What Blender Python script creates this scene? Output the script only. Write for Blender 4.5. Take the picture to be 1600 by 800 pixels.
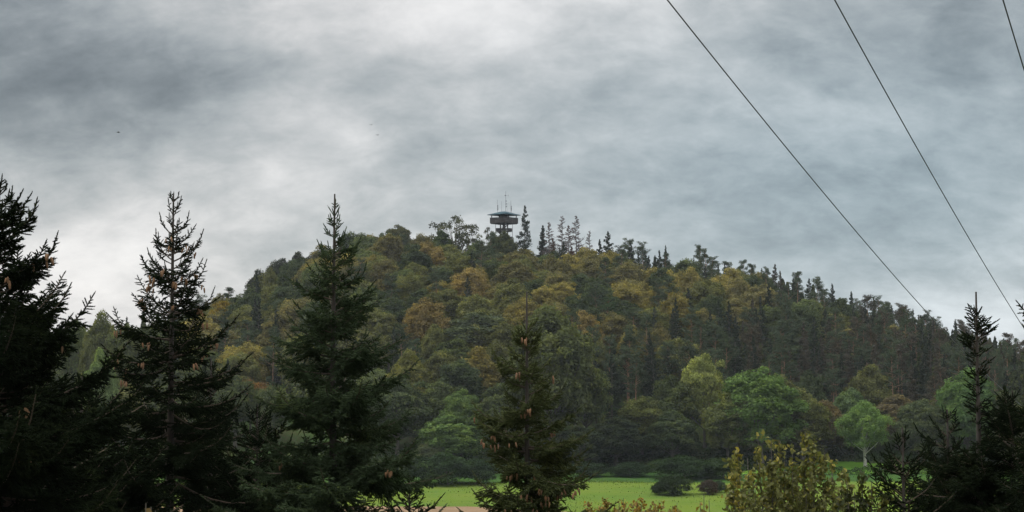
import bpy, math, random
import numpy as np
from mathutils import Vector

for o in list(bpy.data.objects):
    bpy.data.objects.remove(o)
SC = bpy.context.scene
COL = SC.collection
R = math.radians
rng = np.random.default_rng(7)
random.seed(7)

# ------------------------------------------------------------------ camera
CAMZ = 29.0
F = 2198.0            # focal length in pixels of the 1600 px wide photograph
PITCH = R(3.0)
cd = bpy.data.cameras.new('camera')
cam = bpy.data.objects.new('camera', cd)
COL.objects.link(cam)
cam.location = (0, 0, CAMZ)
cam.rotation_euler = (R(90) + PITCH, 0, 0)
cd.sensor_width = 36.0
cd.lens = 36.0 * F / 1600.0
cd.clip_start = 0.1
cd.clip_end = 5000
SC.camera = cam

SUN_EL, SUN_AZ = 50.0, -80.0       # azimuth clockwise from the view direction (+Y)

# ------------------------------------------------------------------ world
w = bpy.data.worlds.new('World')
SC.world = w
w.use_nodes = True
nt = w.node_tree
nt.nodes.clear()


class NT:
    def __init__(s, tree):
        s.t = tree

    def n(s, typ, ins=None, **kw):
        nd = s.t.nodes.new(typ)
        for k, v in kw.items():
            setattr(nd, k, v)
        for k, v in (ins or {}).items():
            if isinstance(v, bpy.types.NodeSocket):
                s.t.links.new(v, nd.inputs[k])
            else:
                nd.inputs[k].default_value = v
        return nd

    def m(s, op, a, b=0.0, c=0.0, clamp=False):
        nd = s.n('ShaderNodeMath', {0: a, 1: b, 2: c}, operation=op)
        nd.use_clamp = clamp
        return nd.outputs[0]

    def mix(s, f, a, b, blend='MIX'):
        nd = s.n('ShaderNodeMix', data_type='RGBA', blend_type=blend)
        for k, v in (('Factor', f), ('A', a), ('B', b)):
            sock = [i for i in nd.inputs if i.name == k and (i.type == 'RGBA' if k != 'Factor' else i.type == 'VALUE')][0]
            if isinstance(v, bpy.types.NodeSocket):
                s.t.links.new(v, sock)
            else:
                sock.default_value = v if k == 'Factor' or len(v) == 4 else (*v, 1)
        return [o for o in nd.outputs if o.type == 'RGBA'][0]

    def noise(s, vec, scale, detail=6, rough=0.5, dist=0.0):
        return s.n('ShaderNodeTexNoise', {'Vector': vec, 'Scale': scale, 'Detail': detail, 'Roughness': rough, 'Distortion': dist}).outputs[0]

    def mapr(s, v, a, b, c=0.0, d=1.0, smooth=True):
        nd = s.n('ShaderNodeMapRange', {0: v, 1: a, 2: b, 3: c, 4: d})
        nd.interpolation_type = 'SMOOTHSTEP' if smooth else 'LINEAR'
        return nd.outputs[0]


def ray(u, v):
    cx, cy = (u - 800) / F, (400 - v) / F
    d = Vector((cx, math.cos(PITCH) - cy * math.sin(PITCH), math.sin(PITCH) + cy * math.cos(PITCH)))
    return d


def at(u, v, Y):
    d = ray(u, v)
    return Vector((0, 0, CAMZ)) + d * (Y / d.y)


def px(x, y, z):
    z = z - CAMZ
    fw = y * math.cos(PITCH) + z * math.sin(PITCH)
    up = -y * math.sin(PITCH) + z * math.cos(PITCH)
    return 800 + F * x / fw, 400 - F * up / fw


N = NT(nt)
tc = N.n('ShaderNodeTexCoord').outputs['Generated']
sx = N.n('ShaderNodeSeparateXYZ', {0: tc})
dz = N.m('MAXIMUM', sx.outputs[2], -0.02)
den = N.m('ADD', dz, 0.60)
cu = N.m('DIVIDE', sx.outputs[0], den)
cv = N.m('DIVIDE', sx.outputs[1], den)
cp = N.n('ShaderNodeCombineXYZ', {0: cu, 1: cv, 2: 0.37}).outputs[0]
mp = N.n('ShaderNodeMapping', {'Vector': cp, 'Location': (1.7, 4.3, 0), 'Rotation': (0, 0, R(12)), 'Scale': (0.95, 1.25, 1)}).outputs[0]
n1 = N.noise(mp, 2.4, 7, 0.52, 0.10)
n2 = N.noise(mp, 7.0, 7, 0.60, 0.15)
n3 = N.noise(mp, 20, 7, 0.6, 0.3)
val = N.m('ADD', N.m('MULTIPLY', n1, 0.40), N.m('ADD', N.m('MULTIPLY', n2, 0.38), N.m('MULTIPLY', n3, 0.22)))


def blob(u, v, ru, rv, amp):
    """a broad thinner or thicker stretch of the cloud deck, by direction"""
    d = ray(u, v)
    az, el = math.atan2(d.x, d.y), math.asin(d.normalized().z)
    a = N.m('ARCTAN2', sx.outputs[0], sx.outputs[1])
    e = N.m('ARCSINE', sx.outputs[2])
    p = N.m('DIVIDE', N.m('SUBTRACT', a, az), ru / F)
    q = N.m('DIVIDE', N.m('SUBTRACT', e, el), rv / F)
    r2 = N.m('ADD', N.m('MULTIPLY', p, p), N.m('MULTIPLY', q, q))
    return N.m('MULTIPLY', N.m('EXPONENT', N.m('MULTIPLY', r2, -1.0)), amp)


def addup(socks):
    s = socks[0]
    for k in socks[1:]:
        s = N.m('ADD', s, k)
    return s


bias = addup([
    blob(-50, 30, 420, 260, -0.16),
    blob(60, 170, 260, 120, -0.08),
    blob(330, 130, 260, 110, -0.06),
    blob(620, 120, 330, 60, -0.05),
    blob(330, 45, 150, 40, 0.07),
    blob(470, 10, 120, 40, 0.05),
    blob(780, 15, 330, 95, 0.10),
    blob(940, 110, 160, 60, 0.05),
    blob(230, 190, 300, 40, 0.05),
    blob(380, 300, 330, 70, 0.09),
    blob(140, 420, 330, 90, 0.11),
    blob(720, 240, 260, 60, 0.02),
    blob(1500, 250, 420, 220, -0.05),
    blob(1120, 300, 260, 110, -0.02),
    blob(1640, 60, 300, 200, -0.08),
    blob(1340, 175, 130, 30, 0.05),
    blob(1480, 480, 200, 60, 0.10),
])
cv_ = N.m('ADD', N.m('ADD', val, bias), 0.092)
ramp = N.n('ShaderNodeValToRGB', {0: cv_})
cr = ramp.color_ramp
cr.interpolation = 'B_SPLINE'
els = [(0.27, (0.088, 0.103, 0.113)), (0.40, (0.196, 0.220, 0.231)), (0.50, (0.325, 0.350, 0.359)),
       (0.60, (0.475, 0.482, 0.480)), (0.70, (0.68, 0.665, 0.655)), (0.82, (0.86, 0.84, 0.82))]
while len(cr.elements) < len(els):
    cr.elements.new(0.5)
for e, (p, c) in zip(cr.elements, els):
    e.position = p
    e.color = (*c, 1)
# clear-sky tint where the deck thins to the right
blue = addup([blob(1400, 330, 620, 330, 0.75)])
ccol = N.mix(N.m('MINIMUM', blue, 0.8), ramp.outputs[0], N.mix(1.0, ramp.outputs[0], (0.80, 0.97, 1.07), 'MULTIPLY'))
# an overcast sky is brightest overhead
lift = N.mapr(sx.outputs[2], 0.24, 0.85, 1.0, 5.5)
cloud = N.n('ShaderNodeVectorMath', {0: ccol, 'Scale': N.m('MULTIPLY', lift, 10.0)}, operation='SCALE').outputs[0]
sky = N.n('ShaderNodeTexSky', sky_type='NISHITA')
sky.sun_disc = False
sky.sun_elevation = R(SUN_EL)
sky.sun_rotation = R(SUN_AZ)
skc = N.n('ShaderNodeVectorMath', {0: sky.outputs[0], 'Scale': 1.0}, operation='SCALE').outputs[0]
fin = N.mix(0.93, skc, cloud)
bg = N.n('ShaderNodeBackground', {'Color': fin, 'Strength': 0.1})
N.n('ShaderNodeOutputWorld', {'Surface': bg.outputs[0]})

# ------------------------------------------------------------------ sun
sd = bpy.data.lights.new('sun', 'SUN')
sd.energy = 1.5
sd.angle = R(12)
sd.color = (1.0, 0.95, 0.87)
sun = bpy.data.objects.new('sun', sd)
COL.objects.link(sun)
sv = Vector((math.sin(R(SUN_AZ)) * math.cos(R(SUN_EL)), math.cos(R(SUN_AZ)) * math.cos(R(SUN_EL)), math.sin(R(SUN_EL))))
sun.rotation_euler = sv.to_track_quat('Z', 'Y').to_euler()
sun.location = (0, 60, 120)

SC.view_settings.view_transform = 'Standard'
SC.view_settings.look = 'None'
SC.view_settings.exposure = 0.25
SC.view_settings.gamma = 1.0
SC.view_settings.use_curve_mapping = False
SC.render.engine = 'CYCLES'
cy = SC.cycles
cy.use_denoising = True
cy.denoiser = 'OPENIMAGEDENOISE'
cy.max_bounces = 5
cy.diffuse_bounces = 3
cy.transmission_bounces = 3
cy.volume_bounces = 0
cy.glossy_bounces = 2
cy.sample_clamp_indirect = 4
cy.use_adaptive_sampling = False


# ------------------------------------------------------------------ materials
def mat(name):
    m = bpy.data.materials.new(name)
    m.use_nodes = True
    m.node_tree.nodes.clear()
    return m, NT(m.node_tree)


def leaf_mat(name, trans=0.35, base=None, warm=(1.45, 1.2, 0.55), noise_scale=0.35, spread=0.8, rough=False):
    """foliage: the object's colour (or base), varied per leaf by the mesh attribute 'tint' and per bough by noise"""
    m, n = mat(name)
    if base is None:
        c = n.n('ShaderNodeObjectInfo').outputs['Color']
    else:
        c = n.n('ShaderNodeRGB').outputs[0]
        c.default_value = (*base, 1)
    t = n.n('ShaderNodeAttribute', attribute_name='tint').outputs['Fac']
    oc = n.n('ShaderNodeTexCoord').outputs['Object']
    ns = n.noise(oc, noise_scale, 3, 0.6)
    g = n.m('ADD', n.m('MULTIPLY', t, spread), n.m('MULTIPLY', ns, 0.5))
    k = n.m('ADD', g, 1.0 - spread * 0.5 - 0.25)
    col = n.n('ShaderNodeVectorMath', {0: c, 'Scale': k}, operation='SCALE').outputs[0]
    wf = n.mapr(n.m('ADD', ns, n.m('MULTIPLY', n.m('SUBTRACT', t, 0.5), 0.35)), 0.48, 0.72, 0.0, 0.75)
    col = n.mix(wf, col, n.mix(1.0, col, warm, 'MULTIPLY'))
    d = n.n('ShaderNodeBsdfDiffuse', {'Color': col})
    tr = n.n('ShaderNodeBsdfTranslucent', {'Color': n.mix(1.0, col, (1.15, 1.2, 0.7), 'MULTIPLY')})
    mx = n.n('ShaderNodeMixShader', {0: trans, 1: d.outputs[0], 2: tr.outputs[0]})
    out = mx.outputs[0]
    if rough:
        gl = n.n('ShaderNodeBsdfGlossy', {'Color': (1, 1, 1, 1), 'Roughness': 0.45})
        out = n.n('ShaderNodeMixShader', {0: 0.008, 1: out, 2: gl.outputs[0]}).outputs[0]
    n.n('ShaderNodeOutputMaterial', {'Surface': out})
    return m


def plain(name, col, rough=0.8, var=0.35, scale=3.0, metallic=0.0, col2=None, stretch=(1, 1, 1), bump=0.0):
    m, n = mat(name)
    oc = n.n('ShaderNodeTexCoord').outputs['Object']
    mpv = n.n('ShaderNodeMapping', {'Vector': oc, 'Scale': stretch}).outputs[0]
    ns = n.noise(mpv, scale, 6, 0.6)
    f = n.mapr(ns, 0.3, 0.7)
    a = tuple(c * (1 - var) for c in col)
    b = col2 or tuple(c * (1 + var) for c in col)
    cc = n.mix(f, a, b)
    p = n.n('ShaderNodeBsdfPrincipled', {'Base Color': cc, 'Roughness': rough, 'Metallic': metallic})
    if bump:
        bp = n.n('ShaderNodeBump', {'Height': ns, 'Strength': bump, 'Distance': 0.1})
        n.t.links.new(bp.outputs[0], p.inputs['Normal'])
    n.n('ShaderNodeOutputMaterial', {'Surface': p.outputs[0]})
    return m


M_LEAF = leaf_mat('foliage_of_trees', warm=(1.28, 1.14, 0.72), spread=1.25)
M_NEEDLE_FAR = leaf_mat('needles_far', trans=0.15, warm=(1.15, 1.0, 0.75), spread=0.7)
M_NEEDLE = leaf_mat('spruce_needles', trans=0.12, base=None, warm=(1.5, 1.3, 0.8), noise_scale=1.2, spread=0.9)
M_NEEDLE_DRY = leaf_mat('spruce_needles_reddish', trans=0.1, base=(0.075, 0.036, 0.026), warm=(1.1, 1.0, 0.9))
M_SHRUBLEAF = leaf_mat('shrub_leaves', trans=0.3, warm=(1.55, 1.15, 0.6), noise_scale=1.6, spread=1.0, rough=True)
M_BARK = plain('bark_grey', (0.085, 0.075, 0.06), 0.9, 0.4, 4, stretch=(3, 3, 0.6), bump=0.4)
M_SPRUCEBARK = plain('bark_spruce', (0.042, 0.034, 0.027), 0.9, 0.35, 6, stretch=(3, 3, 0.8))
M_PINEBARK = plain('bark_pine', (0.20, 0.115, 0.07), 0.9, 0.35, 3, stretch=(3, 3, 0.6), bump=0.3)
M_BIRCHBARK = plain('bark_pale', (0.34, 0.33, 0.29), 0.8, 0.4, 3, stretch=(1, 1, 4))
M_DEADBARK = plain('bark_dead', (0.115, 0.10, 0.098), 0.9, 0.3, 3)
M_TWIG = plain('twig_bark', (0.060, 0.040, 0.025), 0.85, 0.35, 9)
M_CONE = plain('cone_scales', (0.145, 0.074, 0.030), 0.7, 0.35, 30)
M_WIRE = plain('cable_metal', (0.05, 0.052, 0.055), 0.5, 0.2, 5)
M_POLEWOOD = plain('pole_wood', (0.12, 0.09, 0.06), 0.9, 0.3, 4, stretch=(4, 4, 0.5))
M_PORCELAIN = plain('insulator_porcelain', (0.18, 0.08, 0.04), 0.2, 0.1, 4)
M_ROOF = plain('roof_sheet_teal', (0.007, 0.036, 0.050), 0.9, 0.3, 1.2)
M_TWOOD = plain('tower_boards', (0.034, 0.030, 0.028), 0.85, 0.35, 2.5, stretch=(1, 1, 6))
M_TWOOD2 = plain('tower_beams', (0.030, 0.026, 0.024), 0.85, 0.3, 2)
M_STEEL = plain('tower_steel', (0.16, 0.17, 0.18), 0.5, 0.2, 2, metallic=0.6)
M_FIBRE = plain('antenna_shell', (0.42, 0.43, 0.44), 0.5, 0.1, 2)
M_BIRD = plain('bird_feathers', (0.03, 0.028, 0.026), 0.8, 0.2, 5)


# ------------------------------------------------------------------ object helpers
def tag(o, label=None, cat=None, group=None, kind=None):
    if label:
        o['label'] = label
    if cat:
        o['category'] = cat
    if group:
        o['group'] = group
    if kind:
        o['kind'] = kind
    return o


def empty(name, loc, rz=0.0):
    o = bpy.data.objects.new(name, None)
    COL.objects.link(o)
    o.location = loc
    o.rotation_euler = (0, 0, rz)
    o.empty_display_size = 0.5
    return o


class G:
    """collects polygons for one mesh (arrays in, one object out)"""

    def __init__(s):
        s.v, s.f, s.t, s.n = [], [], [], 0

    def add(s, v, f, tint=0.5):
        v = np.asarray(v, np.float32).reshape(-1, 3)
        f = np.asarray(f, np.int64)
        s.v.append(v)
        s.f.append(f + s.n)
        s.t.append(np.broadcast_to(np.asarray(tint, np.float32), (len(v),)) if np.ndim(tint) == 0 else np.asarray(tint, np.float32))
        s.n += len(v)

    def box(s, c, size, rz=0.0, tilt=None):
        x, y, z = (k / 2 for k in size)
        p = np.array([[i * x, j * y, k * z] for k in (-1, 1) for j in (-1, 1) for i in (-1, 1)])
        if tilt is not None:
            p = p @ np.array(tilt.to_matrix()).T
        ca, sa = math.cos(rz), math.sin(rz)
        p = np.c_[p[:, 0] * ca - p[:, 1] * sa, p[:, 0] * sa + p[:, 1] * ca, p[:, 2]] + np.array(c)
        s.add(p, [[0, 2, 3, 1], [4, 5, 7, 6], [0, 1, 5, 4], [2, 6, 7, 3], [0, 4, 6, 2], [1, 3, 7, 5]])

    def tube(s, pts, rad, sides=6, cap=True):
        pts = np.asarray(pts, float)
        n = len(pts)
        rad = np.broadcast_to(np.asarray(rad, float), (n,))
        d = np.gradient(pts, axis=0)
        d /= np.linalg.norm(d, axis=1)[:, None] + 1e-9
        ref = np.where(np.abs(d[:, 2:3]) > 0.9, np.array([[1.0, 0, 0]]), np.array([[0, 0, 1.0]]))
        a = np.cross(d, ref)
        a /= np.linalg.norm(a, axis=1)[:, None] + 1e-9
        for i in range(1, n):                                   # keep the ring from twisting
            q = a[i - 1] - d[i] * np.dot(a[i - 1], d[i])
            l = np.linalg.norm(q)
            if l > 1e-3:
                a[i] = q / l
        b = np.cross(d, a)
        th = np.linspace(0, 2 * np.pi, sides, endpoint=False)
        ring = (a[:, None, :] * np.cos(th)[None, :, None] + b[:, None, :] * np.sin(th)[None, :, None]) * rad[:, None, None]
        v = (pts[:, None, :] + ring).reshape(-1, 3)
        f = []
        for i in range(n - 1):
            for k in range(sides):
                k2 = (k + 1) % sides
                f.append([i * sides + k, i * sides + k2, (i + 1) * sides + k2, (i + 1) * sides + k])
        s.add(v, f)
        if cap and sides == 4:
            s.add(v[:4], [[3, 2, 1, 0]])
            s.add(v[-4:], [[0, 1, 2, 3]])

    def mesh(s, name, m, smooth=False):
        me = bpy.data.meshes.new(name)
        v = np.concatenate(s.v).astype(np.float32)
        sizes = np.concatenate([np.full(len(f), f.shape[1]) for f in s.f])
        loops = np.concatenate([f.ravel() for f in s.f]).astype(np.int32)
        me.vertices.add(len(v))
        me.vertices.foreach_set('co', v.ravel())
        me.loops.add(len(loops))
        me.loops.foreach_set('vertex_index', loops)
        me.polygons.add(len(sizes))
        st = np.zeros(len(sizes), np.int32)
        st[1:] = np.cumsum(sizes)[:-1]
        me.polygons.foreach_set('loop_start', st)
        me.polygons.foreach_set('loop_total', sizes.astype(np.int32))
        if smooth:
            me.polygons.foreach_set('use_smooth', np.ones(len(sizes), bool))
        at_ = me.attributes.new('tint', 'FLOAT', 'POINT')
        at_.data.foreach_set('value', np.concatenate(s.t).astype(np.float32))
        me.update(calc_edges=True)
        me.materials.append(m)
        return me

    def build(s, name, m, parent=None, smooth=False):
        return link(name, s.mesh(name, m, smooth), parent)


def link(name, me, parent=None):
    o = bpy.data.objects.new(name, me)
    COL.objects.link(o)
    o.parent = parent
    return o


def unit(v):
    return v / (np.linalg.norm(v, axis=-1, keepdims=True) + 1e-9)


def leaves(g, P, Nn, size, aspect=0.6, tint=None, bend=0.15, r=rng, rows=0):
    """one bent rhombic leaf (or spray of leaves) per point P with normal Nn"""
    n = len(P)
    rv = unit(r.normal(size=(n, 3)))
    U = unit(np.cross(Nn, rv))
    V = np.cross(Nn, U)
    s = (size * (0.65 + 0.7 * r.random(n)))[:, None]
    v = np.empty((n, 4, 3))
    v[:, 0] = P - U * s * .5
    v[:, 1] = P + V * s * .5 * aspect + Nn * s * bend
    v[:, 2] = P + U * s * .5
    v[:, 3] = P - V * s * .5 * aspect + Nn * s * bend
    f = np.arange(n * 4).reshape(n, 4)
    if tint is None:
        tint = r.random(n)
    g.add(v.reshape(-1, 3), f, np.repeat(tint, 4))


# ------------------------------------------------------------------ terrain
_sk = [(-400, 536), (-150, 532), (0, 525), (160, 503), (250, 485), (340, 462), (400, 436), (480, 402), (560, 372), (620, 362), (660, 368), (700, 378), (790, 380),
       (840, 380), (950, 388), (1040, 404), (1100, 413), (1200, 433), (1300, 463), (1400, 490), (1500, 515), (1600, 540), (1750, 548), (2000, 552)]
RIDGE = 470.0
_rx = np.array([(u - 800) / F * RIDGE for u, v in _sk])
_rz = np.array([CAMZ + (515 - v) / F * RIDGE - 15.0 for u, v in _sk])


def edge_y(x):                       # where the wood begins
    return 287 + 20 * np.exp(-((x - 72) / 17.0) ** 2) + 0.10 * np.clip(x, -60, 140) + 2.5 * np.sin(x * 0.07) + 1.5 * np.sin(x * 0.19 + 1)


def ground(x, y):
    x = np.asarray(x, float)
    y = np.asarray(y, float)
    xr = x * RIDGE / np.clip(y, 240, 560)                # the ridge as it is fanned out from the valley
    zr = np.interp(xr, _rx, _rz)
    e = edge_y(x)
    t = (y - e) / (RIDGE - e)
    f = np.where(t < 0, 0, np.where(t < 1, np.sin(np.clip(t, 0, 1) * np.pi / 2), 1 - 0.55 * np.clip(t - 1, 0, 2) ** 2))
    hill = zr * f
    hill = hill + np.where(t > 0, 1.3 * np.sin(x * .05 + 1) * np.sin(y * .04) * np.clip(t * 4, 0, 1), 0)
    near = np.interp(y, [-60, -6, 0, 10, 22, 40, 60, 90, 120, 150], [29.5, 27.6, 27.2, 24.6, 20.2, 13.5, 8, 3, .8, 0])
    near = near + 0.35 * np.sin(x * .21) * np.sin(y * .17 + x * .05) * np.interp(y, [0, 10, 90, 140], [0, 1, 1, 0])
    return np.where(y > 200, np.maximum(hill, -5), near)


def grid(name, xs, ys, zf, m, dz=0.0):
    X, Y = np.meshgrid(xs, ys)
    Z = zf(X, Y) + dz
    nx, ny = len(xs), len(ys)
    i = np.arange(nx * ny).reshape(ny, nx)
    f = np.stack([i[:-1, :-1], i[:-1, 1:], i[1:, 1:], i[1:, :-1]], -1).reshape(-1, 4)
    g = G()
    g.add(np.stack([X, Y, Z], -1).reshape(-1, 3), f)
    return g.build(name, m, smooth=True)


def ground_mat():
    m, n = mat('woodland_ground')
    oc = n.n('ShaderNodeTexCoord').outputs['Object']
    a = n.noise(oc, 0.12, 6, .6)
    b = n.noise(oc, 1.7, 6, .7)
    c = n.mix(n.mapr(a, .35, .65), (0.030, 0.050, 0.014), (0.060, 0.050, 0.026))
    c = n.mix(n.mapr(b, .35, .7), c, (0.028, 0.060, 0.014))
    bp = n.n('ShaderNodeBump', {'Height': b, 'Strength': .6, 'Distance': .3})
    d = n.n('ShaderNodeBsdfDiffuse', {'Color': c, 'Normal': bp.outputs[0]})
    n.n('ShaderNodeOutputMaterial', {'Surface': d.outputs[0]})
    return m


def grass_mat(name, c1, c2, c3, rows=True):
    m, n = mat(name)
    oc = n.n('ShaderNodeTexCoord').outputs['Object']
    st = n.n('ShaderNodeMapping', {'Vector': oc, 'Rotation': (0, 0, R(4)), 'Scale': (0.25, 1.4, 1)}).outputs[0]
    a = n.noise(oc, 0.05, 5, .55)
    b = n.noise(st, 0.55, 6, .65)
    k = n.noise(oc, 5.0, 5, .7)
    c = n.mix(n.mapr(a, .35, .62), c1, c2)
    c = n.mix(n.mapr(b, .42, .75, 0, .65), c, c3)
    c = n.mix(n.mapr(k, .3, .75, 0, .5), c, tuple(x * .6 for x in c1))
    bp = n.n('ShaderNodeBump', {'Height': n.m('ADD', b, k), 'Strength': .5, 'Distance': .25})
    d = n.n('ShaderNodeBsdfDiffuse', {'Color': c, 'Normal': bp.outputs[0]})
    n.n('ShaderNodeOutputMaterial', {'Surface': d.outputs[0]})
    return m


M_GROUND = ground_mat()
M_GRASS = grass_mat('meadow_grass', (0.068, 0.118, 0.020), (0.096, 0.136, 0.020), (0.130, 0.136, 0.042))
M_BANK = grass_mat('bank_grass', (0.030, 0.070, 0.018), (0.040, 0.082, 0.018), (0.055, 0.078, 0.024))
M_SOIL = grass_mat('soil', (0.17, 0.115, 0.072), (0.21, 0.142, 0.09), (0.25, 0.18, 0.115))

xs = np.concatenate([np.linspace(-650, -200, 26)[:-1], np.linspace(-200, 220, 169)[:-1], np.linspace(220, 650, 26)])
ys = np.concatenate([np.linspace(-150, -6, 14)[:-1], np.linspace(-6, 200, 90)[:-1], [200.0, 200.5], np.linspace(204, 520, 130)[:-1], np.linspace(520, 1000, 30)])
tag(grid('ground', xs, ys, ground, M_GROUND), 'dark woodland ground of hill and slopes', 'ground', kind='structure')


def sheet(name, x0, x1, near, far, m, dz, nx=120, ny=12):
    xs_ = np.linspace(x0, x1, nx)
    g = G()
    P = []
    for j in range(ny):
        t = j / (ny - 1)
        P.append(np.stack([xs_, near(xs_) * (1 - t) + far(xs_) * t, np.full(nx, dz)], -1))
    i = np.arange(nx * ny).reshape(ny, nx)
    f = np.stack([i[:-1, :-1], i[:-1, 1:], i[1:, 1:], i[1:, :-1]], -1).reshape(-1, 4)
    g.add(np.concatenate(P), f)
    return g.build(name, m)


def soil_far(x):
    return 233.5 + 0.012 * x + 0.6 * np.sin(x * .13) - np.clip((x + 7) * .5, 0, 45)


def meadow_far(x):
    return 269.0 + 0.02 * x + 0.7 * np.sin(x * .11) + .4 * np.sin(x * .43)


tag(sheet('meadow', -190, 220, lambda x: 180 + 0 * x, meadow_far, M_GRASS, 0.004), 'bright green mown meadow at the foot of the hill', 'meadow', kind='structure')
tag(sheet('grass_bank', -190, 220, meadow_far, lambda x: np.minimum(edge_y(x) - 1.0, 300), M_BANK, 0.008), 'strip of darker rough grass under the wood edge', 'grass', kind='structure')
tag(sheet('ploughed_field', -120, 26, lambda x: 183 + 0 * x, soil_far, M_SOIL, 0.012), 'strip of bare brown ploughed soil before the meadow', 'field', kind='structure')


def back_meadow(x):
    return 287.5 + 0.03 * x


tag(sheet('back_meadow', 46, 104, lambda x: 285 + .0 * x, lambda x: edge_y(x) - .6, grass_mat('back_grass', (0.075, 0.17, 0.02), (0.10, 0.19, 0.02), (0.12, 0.18, 0.03)), 0.016),
    'narrow strip of meadow behind the low hedge on the right', 'meadow', kind='structure')


# ------------------------------------------------------------------ far tree models (shared meshes)
def broadleaf(seed, H=16.0, rad=4.8, crown_low=0.28, nl=7000, leaf=0.5, nclump=46, squash=0.55, sparse=0.0, bark=None, lobes=5, limbs=.5, crs=1.0, fill=.5):
    """returns (trunk mesh, crown mesh); clumps of leaf sprays carried by limbs"""
    r = np.random.default_rng(seed)
    zc0, zc1 = H * crown_low, H
    cz = zc0 + (zc1 - zc0) * 0.46
    hz = (zc1 - zc0) * 0.5
    C, Rr = [], []
    lob = [(unit(r.normal(size=3) * np.array([1, 1, .7])), .25 + .3 * r.random()) for _ in range(lobes)]
    while len(C) < nclump:
        d = unit(r.normal(size=3))
        if d[2] < -0.75:
            continue
        q = (0.55 + 0.45 * r.random() ** .5)
        amp = 0.80 + sum(a * max(0, float(np.dot(d, l)) - .55) for l, a in lob)
        zz = cz + d[2] * hz * q * amp
        wide = 1.0 if d[2] > 0 else 1 + 0.15 * d[2]
        p = np.array([d[0] * rad * q * amp * wide, d[1] * rad * q * amp * wide, zz])
        C.append(p)
        Rr.append(rad * (0.18 + 0.17 * r.random()) * crs)
    C = np.array(C)
    C[0] = (0.3 * r.normal(), .3 * r.normal(), zc1 - rad * .25)
    Rr = np.array(Rr)
    g = G()
    per = (nl * (Rr ** 2) / (Rr ** 2).sum()).astype(int)
    for c, rr, k in zip(C, Rr, per):
        k = int(k * (1 - sparse * r.random()))
        d = unit(r.normal(size=(k, 3)))
        d[:, 2] = np.where(d[:, 2] < -0.3, -d[:, 2], d[:, 2])
        q = 0.55 + 0.5 * r.random(k)[:, None]
        # ragged edge: sprays stretched along their own directions
        fr = 1 + 0.28 * np.sin(d[:, :1] * 7 + c[0] * 3) * np.sin(d[:, 1:2] * 6 + c[1] * 2)
        P = c + d * q * rr * fr * np.array([1.15, 1.15, squash * 1.4])
        Nn = unit(d * 0.7 + np.array([0, 0, .35]) + r.normal(size=(k, 3)) * .5)
        base = r.random() * .45
        leaves(g, P, Nn, leaf, .62, tint=np.clip(base + r.random(k) * .55, 0, 1), r=r)
    # the leaves between the boughs, over the whole dome of the crown
    k = int(nl * fill)
    if k:
        d = unit(r.normal(size=(k, 3)))
        d[:, 2] = np.where(d[:, 2] < -.45, -d[:, 2], d[:, 2])
        lump = .84 + .10 * np.sin(d[:, 0] * 5 + seed) * np.sin(d[:, 1] * 5.5) + .09 * np.sin(d[:, 2] * 9 + d[:, 0] * 6 + seed * 2) + .05 * np.sin(d[:, 1] * 17 + d[:, 0] * 13)
        P = d * (lump * (.80 + .20 * r.random(k) ** .6))[:, None] * np.array([rad, rad, hz]) + np.array([0, 0, cz])
        leaves(g, P, unit(d * .8 + np.array([0, 0, .3]) + r.normal(size=(k, 3)) * .5), leaf, .62, tint=np.clip(.15 + .35 * lump + r.random(k) * .45 - .15, 0, 1), r=r)
    # sprigs that stand out from the outline
    k = nl // 14
    idx = r.integers(0, nclump, k)
    d = unit(r.normal(size=(k, 3)) * np.array([1, 1, .8]) + np.array([0, 0, .6]))
    P = C[idx] + d * (Rr[idx] * (1.05 + .35 * r.random(k)))[:, None] * np.array([1.1, 1.1, .85])
    leaves(g, P, unit(d + r.normal(size=(k, 3)) * .6), leaf * .8, .5, r=r)
    crown = g.mesh('crown', M_LEAF)
    t = G()
    lean = r.normal(size=2) * .35
    zt = cz + hz * .35
    tp = np.array([[lean[0] * s ** 1.5, lean[1] * s ** 1.5, s * zt] for s in np.linspace(0, 1, 7)])
    r0 = 0.022 * H
    t.tube(tp, r0 * (1 - .72 * np.linspace(0, 1, 7)) * np.array([1.3, 1, 1, 1, 1, 1, 1]), 8)
    for i in r.permutation(nclump)[:max(12, int(nclump * limbs))]:
        c = C[i]
        s = np.clip((c[2] - 1.5) / zt * (.35 + .35 * r.random()), .3, .95)
        a = np.array([lean[0] * s ** 1.5, lean[1] * s ** 1.5, s * zt])
        mid = a * .45 + c * .55 + np.array([0, 0, -.06 * np.linalg.norm(c - a)])
        t.tube([a, mid, c], [r0 * .38, r0 * .22, r0 * .06], 5)
    trunk = t.mesh('trunk', bark or M_BARK, smooth=True)
    return trunk, crown, (H, rad)


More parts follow.
